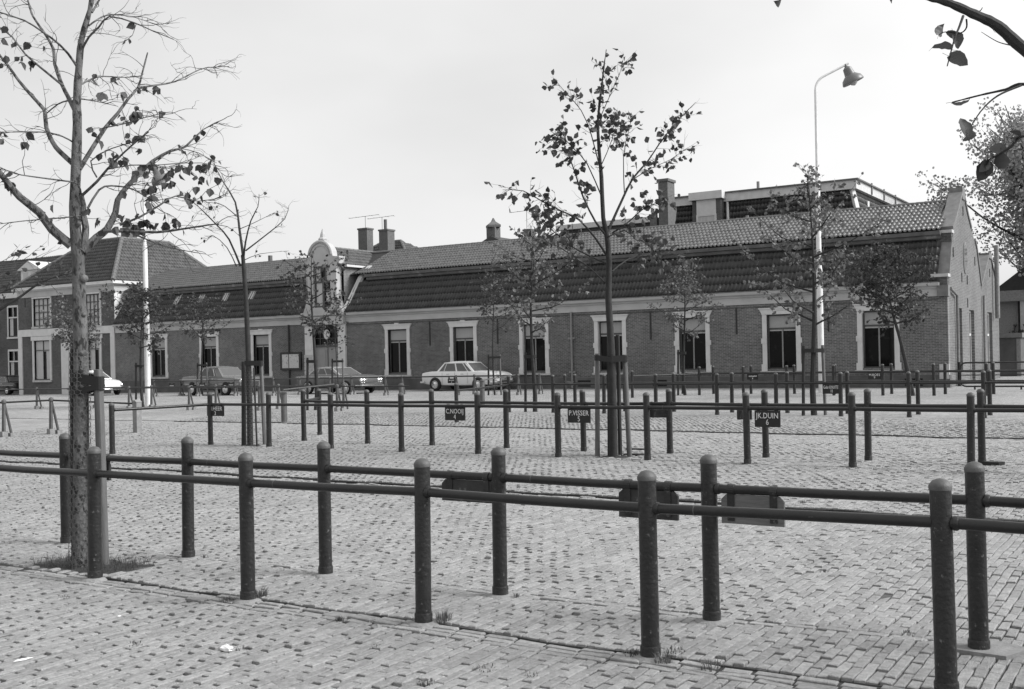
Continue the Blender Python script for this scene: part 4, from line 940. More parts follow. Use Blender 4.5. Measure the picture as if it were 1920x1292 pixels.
MB().tube([(X0 + .1, yq - .5, ZL + 1.2), (X0 + .2, yq - .1, ZC0)], .12, 4).build('corner_board', M['white'], mn)
MB().tube([(-21.9, yq + .4, ZC1), (-21.9, yq + .4, ZC1 + .6)], .09, 6).build('vent_pipe', M['concrete'], mn)
MB().tube([(-21.9, 60.4, 7.0), (-21.9, 60.4, 9.6)], .10, 6).build('vent_pipe', M['concrete'], mn)
for y in (65, 68, 71): MB().box(X1 + .3, X1 + .38, y, y + .12, ZC0 + .02, ZC1 + .2).build('cornice_bracket', M['concrete'], mn)
MB().box(X1 + .2, X1 + .32, 64.1, 64.5, 9.5, 10.3).build('side_vent', M['white'], mn)
chm = thing('chimney_stack', 'tall plain brick chimney stack beside the mansard block', 'chimney', (-26.0, 58, 0))
MB().box(-26.35, -25.75, 57.75, 58.75, 5, 11.7).build('stack', M['brick_ch'], chm); MB().box(-26.42, -25.68, 57.68, 58.82, 11.7, 11.86).build('cap', M['brick_ch'], chm)
MB().box(-26.95, -26.5, 57.8, 58.3, 5, 9.65).build('low_stack', M['brick_ch'], chm)
for x in (-26.83, -26.63): MB().lathe([(.08, 9.65), (.07, 10.2)], (x, 58.05, 0), 8).build('chimney_pot', M['brick_ch'], chm, True)

# low modern building at the far right
lb = thing('gabled_annex', 'low brick gabled annex with pale posts and fascia beside the dark shed', 'building', (-7, 78, 0))
def xr(px, y): r = ray(px, 660); return r.x / r.y * y
xa0 = xr(1866, 78); xa1 = xr(2010, 78)
MB().box(xa0, xa1, 78, 90, -1, 5.0).build('walls', M['wall_d'], lb)
MB().box(xa0 - .2, xa1, 76.8, 77.99, 4.55, 5.25).build('fascia', M['concrete'], lb)
m_ = MB(); m_.prism([(xa0 - .3, 5.3), (xa1, 5.3), (xa1, 9.8), (xa0 + 3.2, 8.0)], 'y', 79, 90); m_.build('roof', M['tile_house'], lb)
MB().box(xa0 - .1, xa0 + 1.5, 77.5, 77.9, -1, 4.55).build('wall_panel', M['concrete'], lb)
for k in range(3): MB().box(xa0 + 1.7 + k * 1.3, xa0 + 2.15 + k * 1.3, 77.0, 77.35, -1, 4.55).build('post', M['stone_l'], lb)
for k in range(3): MB().box(xa0 + 2.25 + k * 1.3, xa0 + 2.9 + k * 1.3, 77.9, 77.96, 1.5, 4.2).build('pane', M['curtain' if k % 2 else 'glass'], lb)
shd = thing('garden_shed', 'dark flat topped shed against the end of the brick gable', 'shed', (-5.9, 62, 0))
sx0 = xr(1872, 62); sx1 = xr(1914, 62)
MB().box(sx0, sx1, 62, 64, -.5, 2.05).build('body', M['plinth'], shd); MB().box(sx0 - .1, sx1 + .1, 61.9, 64.1, 2.051, 2.3).build('roof', M['stone'], shd); MB().box(sx1 - .2, sx1 - .02, 61.95, 61.99, -.4, 2.0).build('corner_post', M['concrete'], shd)
# tubular loop barrier by the gable
bp = thing('loop_barrier', 'black tubular barrier with rounded ends standing by the brick gable', 'barrier', (-7, 42.5, 0))
def loop(xa_, xb_, y, z0, z1, r=.3):
    pts = []
    for cx, cz, a in ((xb_ - r, z1 - r, 0), (xa_ + r, z1 - r, PI / 2), (xa_ + r, z0 + r, PI), (xb_ - r, z0 + r, 1.5 * PI)):
        for t in np.linspace(0, PI / 2, 5): pts.append((cx + r * math.cos(a + t), y, cz + r * math.sin(a + t)))
    return pts + [pts[0]]
xl0 = xr(1800, 43.5); MB().tube(loop(xl0, xl0 + 4.6, 43.5, .12, 1.02, .2), .032, 8).build('hoop', M['rail'], bp, True)
MB().tube([(xl0, 43.5, .55), (xl0 + 4.6, 43.5, .55)], .02, 6).build('middle_bar', M['rail'], bp, True)
for k in range(3): MB().tube([(xl0 + .5 + k * 1.6, 43.5, -.2), (xl0 + .5 + k * 1.6, 43.5, .15)], .035, 6).build('leg', M['rail'], bp, True)

# ------------------------------------------------------------------ trees
LEAF_V = np.array([(0, 0, 0), (.34, .22, .10), (.42, .55, .12), (.02, 1.0, -.06), (-.42, .55, .12), (-.34, .22, .10)]); LEAF_F = np.array([(0, 1, 2, 3), (0, 3, 4, 5)])
leaf_variants = []
for k in range(4):
    r_ = np.random.RandomState(k); v = LEAF_V + r_.uniform(-.07, .07, LEAF_V.shape); v[0] = 0; v[:, 2] += (v[:, 1] ** 2) * r_.uniform(-.35, .1)
    leaf_variants.append(v)
leaf_mesh = {m: [npmesh('leaf', v, LEAF_F, [M[m]], smooth=False) for v in leaf_variants] for m in ('leaf', 'leaf_l')}
def big_leaf(k):
    rg = random.Random(k); n = 9; m_ = MB(); L_, R_, C_ = [], [], []
    for i in range(n):
        t = i / (n - 1); wv = .40 * math.sin(PI * min(1, t * .92 + .05)) ** .75 * (1.15 - .35 * t) * (0 if i == n - 1 else 1) + (.01 if i < n - 1 else 0); cz = -.35 * t * t * rg.uniform(.6, 1.1)
        C_.append((.04 * math.sin(3 * t + k), t, cz)); L_.append((-wv * rg.uniform(.92, 1.06), t - .05 * (1 - t), cz + wv * .45 + rg.uniform(-.03, .03))); R_.append((wv * rg.uniform(.92, 1.06), t - .05 * (1 - t), cz + wv * .3 + rg.uniform(-.03, .03)))
    m_.add(L_ + C_ + R_, [(j * n + i, (j + 1) * n + i, (j + 1) * n + i + 1, j * n + i + 1) for j in (0, 1) for i in range(n - 1)])
    m_.tube([(0, -.35, .04), (0, -.15, .0), (0, 0, 0)], .012, 4); return m_.mesh('leaf', M['leaf'], True)
leaf_mesh['big'] = [big_leaf(k) for k in range(4)]
class Tree:
    def __init__(s, seed): s.w = MB(); s.tw = MB(); s.leaves = []; s.rg = random.Random(seed); s.seed = seed; s.flat = 1.0; s.kink = .25; s.ts = (0, .5)
    def limb(s, pts, r0, r1, n=7, smooth=True, wood=None):
        pts = [Vector(p) for p in pts]
        if smooth and len(pts) > 2:
            q = []
            for i in range(len(pts) - 1):
                p0, p1, p2, p3 = pts[max(i - 1, 0)], pts[i], pts[i + 1], pts[min(i + 2, len(pts) - 1)]
                for t in s.ts: q.append(.5 * ((2 * p1) + (p2 - p0) * t + (2 * p0 - 5 * p1 + 4 * p2 - p3) * t * t + (3 * p1 - p0 - 3 * p2 + p3) * t ** 3))
            pts = q + [pts[-1]]
        k = len(pts) - 1
        (wood or s.w).tube(pts, [r0 + (r1 - r0) * (i / k) * (1 + .06 * math.sin(i * 2.3)) for i in range(k + 1)], n)
        return pts
    def rv(s, a=1): return Vector((s.rg.uniform(-a, a), s.rg.uniform(-a, a), s.rg.uniform(-a, a)))
    def twig(s, p, d, ln_, r, nl, ls, sub=2, droop=.0, kink=.25):
        d = Vector((d.x, d.y, d.z * s.flat)).normalized(); kink = s.kink; pts = [p]; n = 4 if s.kink < .3 else 6
        for i in range(n):
            d = (d + s.rv(kink) + Vector((0, 0, -droop))).normalized(); pts.append(pts[-1] + d * ln_ / n)
        s.tw.tube(pts, [r * (1 - .7 * i / n) for i in range(n + 1)], 4)
        for k in range(nl):
            t = s.rg.uniform(.3, 1); q = pts[min(int(t * n), n - 1)].lerp(pts[min(int(t * n) + 1, n)], (t * n) % 1)
            s.leaves.append((q + s.rv(.012), (d + s.rv(.9) + Vector((0, 0, -.55))).normalized(), ls * s.rg.uniform(.7, 1.25)))
        for k in range(sub):
            t = s.rg.uniform(.3, .95); q = pts[int(t * n)]
            s.twig(q, d + s.rv(.8), ln_ * s.rg.uniform(.35, .6), r * .6, max(0, nl - 1) if nl else 0, ls, sub - 2, droop, kink)
    def twigs_on(s, pts, n, ln_, r, nl, ls, t0=.3, sub=2, droop=0, up=.3, prob=1.0):
        for k in range(n):
            t = s.rg.uniform(t0, 1); i = min(int(t * (len(pts) - 1)), len(pts) - 2); d = (pts[i + 1] - pts[i]).normalized()
            s.twig(pts[i].lerp(pts[i + 1], s.rg.random()), d * .7 + s.rv(.8) + Vector((0, 0, up)), ln_ * s.rg.uniform(.5, 1.2), r, nl if s.rg.random() < prob else 0, ls, sub, droop)
    def finish(s, root, barkm='bark', leafm='leaf', individual=0, twigm='twig', big=False, snap=False):
        off = wloc(root)
        if snap:      # hang every leaf on the nearest twig
            W_ = np.array(s.tw.v + s.w.v)
            s.leaves = [(Vector(W_[np.argmin(((W_ - np.array(p)) ** 2).sum(1))]), d, z) for p, d, z in s.leaves]
        t = s.w.build('trunk', M[barkm], root, True)
        if s.tw.v: s.tw.build('twigs', M[twigm], root)['kind'] = 'stuff'
        lv = s.leaves; rg = s.rg
        ind = lv[:individual]; rest = lv[individual:]
        if rest:
            r_ = np.random.RandomState(s.seed + 5); n = len(rest)
            P = np.array([p for p, d, z in rest]) - np.array(off); Dd = np.array([d for p, d, z in rest]); Sz = np.array([z for p, d, z in rest])
            A = np.cross(Dd, r_.normal(0, 1, (n, 3))); A /= np.linalg.norm(A, axis=1)[:, None] + 1e-9; B = np.cross(Dd, A)
            lvv = np.array(leaf_variants)[r_.randint(0, 4, n)]
            V = P[:, None] + Sz[:, None, None] * (lvv[:, :, 0:1] * A[:, None] + lvv[:, :, 1:2] * Dd[:, None] + lvv[:, :, 2:3] * B[:, None])
            F = (LEAF_F[None] + (np.arange(n) * 6)[:, None, None]).reshape(-1, 4)
            c = link('crown', npmesh('crown', V.reshape(-1, 3), F, [M[leafm]]), root); c['kind'] = 'stuff'
        for k, (p, d, z) in enumerate(ind):
            a = d.cross(s.rv()).normalized(); b = d.cross(a)
            e = Matrix((a, d, b)).transposed().to_euler()
            link('leaf', leaf_mesh['big' if big else leafm][k % 4], root, p - off, e, (z, z, z))
        return root
def stake(root, p0, p1, r=.035, mat='stake'):
    m_ = MB(); p0, p1 = Vector(p0), Vector(p1); m_.tube([p0, p0.lerp(p1, .35), p0.lerp(p1, .7), p1], [r * 1.08, r, r * 1.03, r * .95], 9); return m_.build('stake', M[mat], root, True)
def netting(root, c0, c1, r, cell=.045, wr=.0019):
    """hexagonal wire netting wrapped round a trunk"""
    c0, c1 = Vector(c0), Vector(c1); h = (c1 - c0).length; n = max(6, int(2 * PI * r / cell)); rows = int(h / (cell * .75)); m_ = MB()
    def P(i, z): 
        a = 2 * PI * i / n; c = c0.lerp(c1, min(z / h, 1)); return c + Vector((r * math.cos(a), r * math.sin(a), 0))
    for j in range(rows):
        z = j * cell * .75; o = .5 * (j % 2)
        for i in range(n):
            a = P(i + o, z); b = P(i + o + .5, z + cell * .3); c = P(i + o - .5, z + cell * .3); d = P(i + o + .5, z + cell * .75)
            for p, q in ((a, b), (a, c), (b, d)):
                m_.tube([p, q], wr, 3, False)
    return m_.build('wire_netting', M['wire'], root)
def strap(root, a, b, r0, r1, wd=.05):
    """dark rubber band looped round stake and trunk"""
    a, b = Vector(a), Vector(b); d = (b - a); d.z = 0; d.normalize(); n = Vector((-d.y, d.x, 0)); pts = []
    for t in np.linspace(PI / 2, 1.5 * PI, 7): pts.append(a + d * math.cos(t) * r0 + n * math.sin(t) * r0)
    for t in np.linspace(-PI / 2, PI / 2, 7): pts.append(b + d * math.cos(t) * r1 + n * math.sin(t) * r1)
    pts.append(pts[0]); m_ = MB(); k = len(pts)
    m_.add([p + Vector((0, 0, z)) for z in (-wd, wd) for p in pts], [(i, i + 1, k + i + 1, k + i) for i in range(k - 1)])
    return m_.build('strap', M['rubber'], root)

# --- traced limbs: pixel polylines given real depth
def traced(tree, poly, D0, dend, r0, r1, sc=1 / 2.584, ox=0, oy=0, n=7, dstart=0.0, wood=None):
    k = len(poly) - 1; pts = []
    for i, (x, y) in enumerate(poly):
        t = i / k; pts.append(at(ox + x * sc, oy + y * sc, D0 + dstart + (dend - dstart) * t))
    return tree.limb(pts, r0, r1, n, wood=wood)

# T1: bare tree wrapped in netting
D1 = 8.73; base1 = G(150, 1062)
t1 = thing('young_tree', 'nearly bare young tree with netting round its trunk and a thick wooden stake', 'tree', base1, group='young trees of the market square')
T = Tree(101); T.flat = .45; T.kink = .42
px2 = lambda l: [at(x, y, D1) for x, y in l]
tr1 = T.limb([base1 + Vector((0, 0, -.1))] + px2([(151, 1000), (152, 850), (152, 700), (150, 600), (148, 540), (147, 490), (143, 455), (140, 387), (143, 306), (145, 232), (144, 201), (146, 155), (149, 112), (153, 73), (164, 35), (172, 0), (178, -60), (186, -150)]), .068, .012, 12)
for (p, r) in (((155, 662), .035), ((158, 522), .034), ((145, 640), .03), ((157, 590), .022), ((142, 545), .02), ((147, 420), .024)):
    c_ = at(*p, D1 - .03); T.w.lathe([(r * .3, -r), (r * .85, -r * .5), (r, 0), (r * .8, r * .55), (r * .2, r * .95)], c_, 8)
limbs1 = [
    ([(345, 1190), (250, 1110), (190, 1030), (95, 955), (40, 890), (0, 840), (-60, 770), (-160, 640)], -.5, .040, .016, 8),
    ([(350, 790), (285, 730), (255, 690), (225, 620), (218, 545), (200, 515), (150, 460), (90, 390), (40, 320), (0, 270), (-60, 200)], .7, .022, .009, 10),
    ([(362, 535), (330, 470), (300, 410), (265, 310), (260, 240), (215, 160), (160, 80), (135, 0), (110, -90)], .5, .019, .006, 8),
    ([(378, 330), (330, 260), (270, 200), (200, 150), (120, 100), (0, 60), (-70, 40)], -.6, .011, .004, 12),
    ([(305, 415), (200, 330), (120, 260), (60, 180), (0, 135), (-60, 90)], .9, .010, .005, 10),
    ([(385, 820), (440, 730), (510, 620), (570, 550), (620, 480), (668, 425), (690, 350), (715, 255)], .6, .020, .006, 9),
    ([(668, 425), (760, 412), (850, 395), (940, 350), (1000, 328), (1110, 322)], 1.0, .009, .003, 14),
    ([(385, 1280), (408, 1180), (415, 1100), (402, 1040), (405, 1000), (392, 940)], .1, .034, .020, 2),
    ([(392, 940), (375, 890), (300, 875), (150, 855), (70, 840), (0, 810)], -.7, .009, .003, 10),
    ([(400, 945), (470, 880), (520, 820), (600, 740), (680, 670), (720, 640)], -.5, .013, .004, 10),
    ([(400, 1220), (470, 1150), (520, 1110), (560, 1030), (570, 970), (620, 900), (680, 840), (740, 780), (830, 730), (900, 710), (980, 630), (1090, 575)], .8, .036, .003, 20),
    ([(505, 1120), (620, 1120), (760, 1125), (880, 1110), (1010, 1090), (1060, 1085)], -.4, .015, .004, 10),
    ([(640, 1130), (760, 1180), (870, 1210), (1000, 1232)], -.9, .008, .002, 8),
    ([(425, 1010), (480, 920), (540, 900), (640, 915), (700, 950), (780, 985)], .4, .010, .003, 12),
    ([(580, 1090), (680, 1050), (780, 990), (850, 950), (960, 975), (1080, 955)], .3, .010, .003, 16),
    ([(400, 235), (430, 180), (480, 130), (530, 80), (650, 110), (740, 150), (840, 190)], -.5, .010, .003, 12),
    ([(430, 125), (480, 90), (530, 72), (640, 80), (740, 115)], .4, .008, .002, 10),
    ([(392, 410), (440, 385), (500, 370), (600, 375), (680, 370)], .5, .008, .003, 12),
    ([(385, 490), (330, 488), (280, 505), (225, 550)], .3, .008, .005, 2),
    ([(395, 480), (460, 490), (570, 515)], -.4, .005, .002, 5),
    ([(355, 690), (300, 660), (200, 640), (60, 640), (0, 640)], -.4, .007, .003, 9),
    ([(400, 1045), (250, 1060), (120, 1070), (0, 1085)], -.5, .006, .003, 8),
    ([(500, 620), (600, 600), (700, 570), (790, 548)], -.5, .006, .002, 9),
    ([(520, 820), (640, 800), (760, 800), (900, 790), (1040, 800), (1090, 880)], .5, .006, .002, 12),
    ([(445, 60), (480, 0), (500, -60)], .2, .01, .006, 4), ([(880, 720), (960, 740), (1050, 790)], .6, .004, .002, 6),
    ([(470, 860), (440, 780), (540, 720), (640, 690), (700, 660)], -.3, .007, .002, 10),
]
for poly, de, r0, r1, ntw in limbs1:
    ptsw = traced(T, poly, D1, de, r0, r1)
    T.twigs_on(ptsw, ntw, .30, .0032, 0, .06, .15, 2, .03, .1)
lrg = random.Random(7)
for (cx, cy, sx_, sy_, n_, dd) in ((690, 700, 110, 60, 16, .3), (880, 860, 90, 50, 26, .4), (650, 1050, 70, 35, 24, .3), (560, 760, 60, 40, 10, 0), (740, 920, 60, 30, 14, .2), (440, 365, 25, 12, 5, 0), (560, 375, 50, 12, 7, .2), (720, 430, 30, 40, 6, .5), (40, 660, 40, 20, 5, -.2), (90, 300, 40, 40, 8, .3), (30, 180, 40, 20, 4, .4), (950, 930, 60, 50, 10, .5), (1000, 800, 40, 40, 6, .5), (860, 1030, 60, 40, 9, .3), (480, 1040, 40, 40, 6, 0), (660, 590, 90, 40, 10, .3), (960, 610, 12, 8, 2, .6), (80, 850, 30, 30, 4, -.3), (240, 1020, 40, 20, 4, -.2), (300, 1165, 20, 20, 3, 0), (640, 130, 10, 10, 2, 0), (710, 1105, 25, 25, 9, .3), (460, 690, 30, 30, 5, 0), (750, 640, 30, 30, 6, .3)):
    for q in range(int(n_ * 1.5)):
        p = at((lrg.gauss(cx, sx_ * .8)) / 2.584, lrg.gauss(cy, sy_ * .8) / 2.584, D1 + dd + lrg.uniform(-.4, .4))
        T.leaves.append((p, Vector((lrg.uniform(-.7, .7), lrg.uniform(-.7, .7), -.8)).normalized(), lrg.uniform(.048, .085)))
lrg.shuffle(T.leaves)
T.finish(t1, 'bark', 'leaf', individual=300, snap=True)
stake(t1, G(196, 1060) + Vector((0, 0, -.2)), at(184, 693, D1 - .05), .038)
stake(t1, G(136, 1063) + Vector((-.0, .02, -.2)), at(137, 655, D1 + .05), .028, 'stake_d')
netting(t1, base1 + Vector((-.005, 0, .02)), at(150, 655, D1), .085)
MB().tube([G(143.5, 1062), at(144.5, 655, D1 - .08)], .003, 5).build('netting_wire', M['wire'], t1)
strap(t1, at(186, 715, D1 - .05), at(150, 708, D1), .042, .066, .04); strap(t1, at(186, 726, D1 - .05), at(150, 735, D1), .042, .066, .022)

# T3: leafy young tree in the middle
base3 = G(1150, 855); D3 = dep(base3)
t3 = thing('young_tree', 'leafy young tree held between four wooden stakes with black straps', 'tree', base3, group='young trees of the market square')
T = Tree(303)
T.limb([base3 + Vector((0, 0, -.1))] + [at(900 + x / 2.584, 60 + y / 2.584, D3) for x, y in ((645, 1900), (640, 1650), (632, 1450), (622, 1290), (625, 1120), (615, 990), (597, 900), (588, 700), (576, 560), (572, 420), (590, 260), (600, 170), (612, 85))], .072, .006, 12)
l3 = [
    ([(615, 990), (560, 920), (500, 800), (460, 680), (430, 600), (400, 530)], -.6, .020, .005, 16),
    ([(610, 985), (640, 920), (690, 810), (740, 710), (810, 630), (870, 540), (940, 450), (1045, 340)], .5, .026, .004, 22),
    ([(612, 1080), (560, 1000), (480, 910), (400, 870), (300, 820), (210, 770), (110, 765)], -.8, .020, .004, 20),
    ([(628, 1130), (520, 1080), (430, 1030), (350, 960), (270, 900)], .7, .016, .004, 22),
    ([(640, 975), (720, 920), (800, 850), (870, 830)], -.6, .014, .004, 14),
    ([(590, 700), (540, 500), (490, 380), (430, 310), (370, 240)], .5, .011, .003, 12),
    ([(580, 420), (620, 330), (660, 240), (690, 165)], -.4, .008, .002, 8),
    ([(700, 790), (695, 600), (720, 480), (740, 400)], .6, .009, .003, 12),
    ([(740, 715), (830, 660), (920, 620), (990, 570)], 1.0, .009, .003, 12),
    ([(590, 800), (520, 640), (450, 560), (380, 500), (350, 560)], -1.0, .011, .003, 16),
    ([(605, 1215), (540, 1150), (470, 1100), (380, 1040), (300, 1010)], -1.0, .014, .004, 16),
    ([(640, 1160), (720, 1100), (820, 1080), (940, 1070)], .9, .013, .004, 16),
    ([(610, 1000), (700, 960), (760, 1010), (840, 1020)], -1.2, .010, .004, 14),
    ([(590, 640), (640, 520), (650, 420)], -.6, .008, .003, 12), ([(400, 870), (320, 860), (250, 920)], -1.0, .007, .003, 8),
]
for poly, de, r0, r1, ntw in l3:
    ptsw = traced(T, poly, D3, de, r0, r1, ox=900, oy=60); T.twigs_on(ptsw, int(ntw * 1.6), .34, .0035, 2, .10, .3, 1, .02, .15, .9)
T.twigs_on([at(900 + x / 2.584, 60 + y / 2.584, D3) for x, y in ((588, 700), (576, 560), (572, 420), (590, 260), (600, 170))], 26, .25, .003, 2, .10, 0, 1)
T.rg.shuffle(T.leaves); print('T3 leaves', len(T.leaves))
T.finish(t3, 'bark_d', 'leaf', individual=300)
for a, b, m_, r in (((1120, 854), (1120, 663), 'stake', .04), ((1181, 854), (1171, 665), 'stake', .04), ((1141.5, 853), (1140, 600), 'stake_d', .022), ((1163, 852), (1158, 628), 'stake_d', .034)):
    p0 = G(*a); stake(t3, p0 + Vector((0, 0, -.2)), at(b[0], b[1], dep(p0)), r, m_)
strap(t3, at(1120, 671, D3), at(1146, 675, D3), .045, .07, .045); strap(t3, at(1172, 672, D3), at(1146, 673, D3), .045, .07, .05)

# T2: thin sparse tree
base2 = G(469, 835); D2 = dep(base2)
t2_ = thing('young_tree', 'thin sparsely leaved tree with a pale stake beside the J.d.HEER board', 'tree', base2, group='young trees of the market square')
T = Tree(202); T.flat = .6; T.kink = .35
T.limb([base2 + Vector((0, 0, -.1))] + [at(x, y, D2) for x, y in ((468, 760), (465, 650), (461, 560), (457, 500), (455, 478))], .062, .036, 10)
l2_ = [([(1180, 1255), (1160, 1110), (1140, 980), (1080, 880), (1040, 800)], .5, .030, .005, 8), ([(1180, 1250), (1190, 1170), (1215, 1070), (1250, 1000), (1255, 940)], -.5, .022, .004, 7),
       ([(1190, 1215), (1300, 1130), (1380, 1060), (1400, 995)], .5, .016, .004, 9), ([(1165, 1290), (1110, 1160), (1050, 1090), (960, 1000), (900, 950)], -.7, .022, .004, 10), ([(1150, 1050), (1090, 1000), (1050, 985), (990, 980)], .4, .01, .003, 6),
       ([(1160, 1110), (1230, 1080), (1330, 1030)], -.5, .009, .003, 6), ([(1185, 1260), (1260, 1230), (1400, 1215)], .6, .009, .002, 5), ([(1145, 1290), (1100, 1200), (1030, 1140), (1000, 1170)], .8, .012, .003, 8)]
for poly, de, r0, r1, ntw in l2_:
    ptsw = traced(T, poly, D2, de, r0, r1); T.twigs_on(ptsw, ntw, .34, .0035, 1, .07, .25, 2, .02, .1, .45)
T.finish(t2_, 'bark_d', 'leaf')
for a, b, m_, r in (((457, 834), (457, 678), 'stake_d', .048), ((497, 834), (489, 678), 'stake', .038), ((482, 836), (476, 690), 'stake_d', .018)):
    p0 = G(*a); stake(t2_, p0 + Vector((0, 0, -.2)), at(b[0], b[1], dep(p0)), r, m_)
strap(t2_, at(489, 681, D2), at(464, 681, D2), .045, .06, .05); netting(t2_, base2, at(467, 690, D2), .085, .06, .0016)

# saplings
def sapling(label, base, h, cb, cw, seed, nl, ls=.10, lean=(0, 0), r=.045, dens=1.0, leafm='leaf', stakes=1, net=False, barkm='bark_d', top=None, skew=0):
    """h height, cb crown base height, cw crown half width"""
    root = thing('young_tree', label, 'tree', base, group='young trees of the market square'); T = Tree(seed); rg = T.rg
    B = Vector(base); lx = Vector((lean[0], lean[1], 0))
    def ax(t): return B + lx * min(t * 1.6, 1) + Vector((.05 * math.sin(t * 5 + seed), .05 * math.cos(t * 4 + seed), h * t))
    T.limb([B + Vector((0, 0, -.1))] + [ax(t) for t in (.1, .25, .4, .55, .7, .85, 1)], r, .006, 8)
    nl_ = int(16 * dens)
    for k in range(nl_):
        z = cb + (h - cb) * (k + rg.random()) / nl_ * .9; t = z / h; f = (z - cb) / (h - cb)
        wd2 = cw * (1.05 * math.sin(PI * min(.98, .22 + .78 * f)) ** .8) * rg.uniform(.65, 1.1)
        a = k * 2.4 + rg.uniform(-.5, .5); d = Vector((math.cos(a) + skew, math.sin(a), 0)); p = ax(t)
        e = p + d * wd2 + Vector((0, 0, wd2 * rg.uniform(.35, .8) * (1 - .2 * f)))
        mid = p.lerp(e, .5) + Vector((0, 0, -wd2 * .08)) + T.rv(.08)
        ptsw = T.limb([p, p.lerp(mid, .5) + T.rv(.03), mid, e], r * .42 * (1 - .5 * f), .005, 6)
        T.twigs_on(ptsw, int(nl / nl_ * .62) + 2, .45, .005, 3, ls, .22, 1, .03, .1)
    T.twigs_on([ax(.8), ax(.9), ax(1)], 5, .4, .005, 2, ls, 0, 1)
    T.finish(root, barkm, leafm)
    d0 = Vector((CY, SY, 0))
    for k in range(stakes):
        o = d0 * (.28 * (1 if k % 2 else -1)); stake(root, B + o + Vector((0, 0, -.2)), B + o * .85 + Vector((0, 0, 1.75)), .04, 'stake' if k else 'stake_d')
        strap(root, B + o * .85 + Vector((0, 0, 1.62)), B + lx * .35 + Vector((0, 0, 1.62)), .05, r * 1.05, .05)
    if net: netting(root, B, B + Vector((0, 0, 1.6)), r + .06, .09, .003)
    return root
P = lambda px, py: G(px, py)
sapling('young tree on a dark stake whose foliage overlaps the third white window', P(1003, 772), 5.3, 2.3, 1.6, 404, 330, r=.075, stakes=1, leafm='leaf_l')
sapling('slim young tree beside the white saloon bonnet, wrapped in a wire guard', P(928, 741), 5.4, 2.7, 1.15, 405, 130, stakes=2, net=True)
sapling('small young tree growing before the fifth white window', P(1285, 741), 5.2, 2.3, 1.25, 406, 330, r=.07, stakes=1, leafm='leaf_l')
sapling('tall young tree with pointed crown tied to stakes beside the lamp mast', P(1527, 779), 6.0, 2.1, 1.75, 407, 460, r=.085, stakes=2, leafm='leaf_l')
sapling('leaning young tree with dense round crown before the last white window', P(1712, 742), 5.1, 2.4, 1.6, 408, 1000, lean=(-.75, .1), r=.095, stakes=0, dens=1.5, leafm='leaf')
sapling('young tree before the door, its side limbs half bare', P(592, 769), 5.2, 2.3, 1.5, 409, 200, r=.08, stakes=1)
sapling('thin sapling with pale guard beside the two tone saloon windscreen', P(634, 742), 4.6, 1.9, .7, 410, 60, r=.03, stakes=2)
sapling('bushy young tree entwined with the white flaking lamp mast', P(268, 763), 4.8, 2.3, 1.6, 411, 480, r=.07, stakes=1)
sapling('young tree behind the estate car roof', P(380, 742), 5.2, 2.7, 1.65, 412, 300, r=.06, stakes=2)
sapling('low bushy young tree partly hidden by the netted trunk', P(146, 764), 4.1, 2.2, 1.3, 413, 420, r=.05, stakes=0, leafm='leaf_l')

# overhanging tree, trunk outside the picture
DR = 4.6
tR_base = at(2680, 1200, DR + .6); tR_base.z = ghs(tR_base.x, tR_base.y)
tR = thing('overhanging_tree', 'overhanging limb with few large autumn leaves reaching over the square', 'tree', tR_base)
T = Tree(505); T.ts = (0, .2, .4, .6, .8)
T.limb([tR_base + Vector((0, 0, -.1)), tR_base + Vector((0, .05, 1.2)), at(2675, 500, DR + .6), at(2665, 240, DR + .6), at(2655, -50, DR + .6), at(2650, -500, DR + .6)], .10, .05, 12)
def lim(l, r0, r1, de=0, n=8): return T.limb([at(x, y, DR + de * i / (len(l) - 1)) for i, (x, y) in enumerate(l)], r0, r1, n)
lim([(2665, 260), (2500, 205), (2300, 190), (2100, 185), (2010, 155), (1920, 92), (1870, 48), (1825, 26), (1775, 4), (1730, -8), (1660, -30), (1580, -30)], .040, .008, -.3)
lim([(1806, 30), (1798, 52), (1790, 72), (1776, 124)], .006, .0025, -.1); lim([(1812, 36), (1812, 52), (1800, 62), (1772, 60), (1760, 66)], .004, .0015, .1)
lim([(2300, 190), (2200, 205), (2000, 178), (1920, 158), (1885, 168), (1840, 178), (1785, 192)], .012, .003, .2); lim([(1915, 160), (1870, 180), (1838, 210), (1812, 253)], .005, .002, -.1)
lim([(2240, 192), (2120, 250), (1990, 270), (1920, 255), (1895, 276), (1872, 290), (1850, 302)], .010, .003, .1); lim([(1560, -30), (1480, -10), (1464, 0)], .004, .002); lim([(1825, 26), (1838, 20), (1842, 14)], .003, .0015)
lim([(1850, 45), (1880, 62), (1900, 66)], .003, .0012); lim([(1895, 85), (1870, 78), (1840, 60)], .003, .0012)
for (x, y, s_, dx, dz) in ((1733, 84, .085, -.5, -.3), (1748, 92, .085, .2, .4), (1737, 80, .06, .3, .6), (1786, 82, .07, .2, -1), (1798, 72, .05, .8, .2), (1830, 76, .06, .8, .3), (1768, 205, .075, -.8, -.2), (1818, 290, .075, -.7, .2), (1845, 280, .08, .2, .7), (1835, 318, .09, -.3, -.7), (1868, 298, .075, .7, .1), (1860, 315, .06, .2, -.8), (1885, 285, .07, .8, .3), (1893, 305, .08, .3, -.8), (1882, 240, .04, .4, .2), (1865, 238, .05, -.7, .1), (1898, 222, .05, .7, .2), (1466, 2, .06, .5, -.4), (1650, -2, .06, .4, -.3), (1826, 303, .06, -.5, -.6)):
    T.leaves.append((at(x, y, DR + T.rg.uniform(-.15, .15)), (Vector((CY, SY, 0)) * dx + Vector((0, 0, dz)) + T.rv(.3)).normalized(), s_))
T.finish(tR, 'bark_d', 'leaf', individual=40, big=True, snap=True)

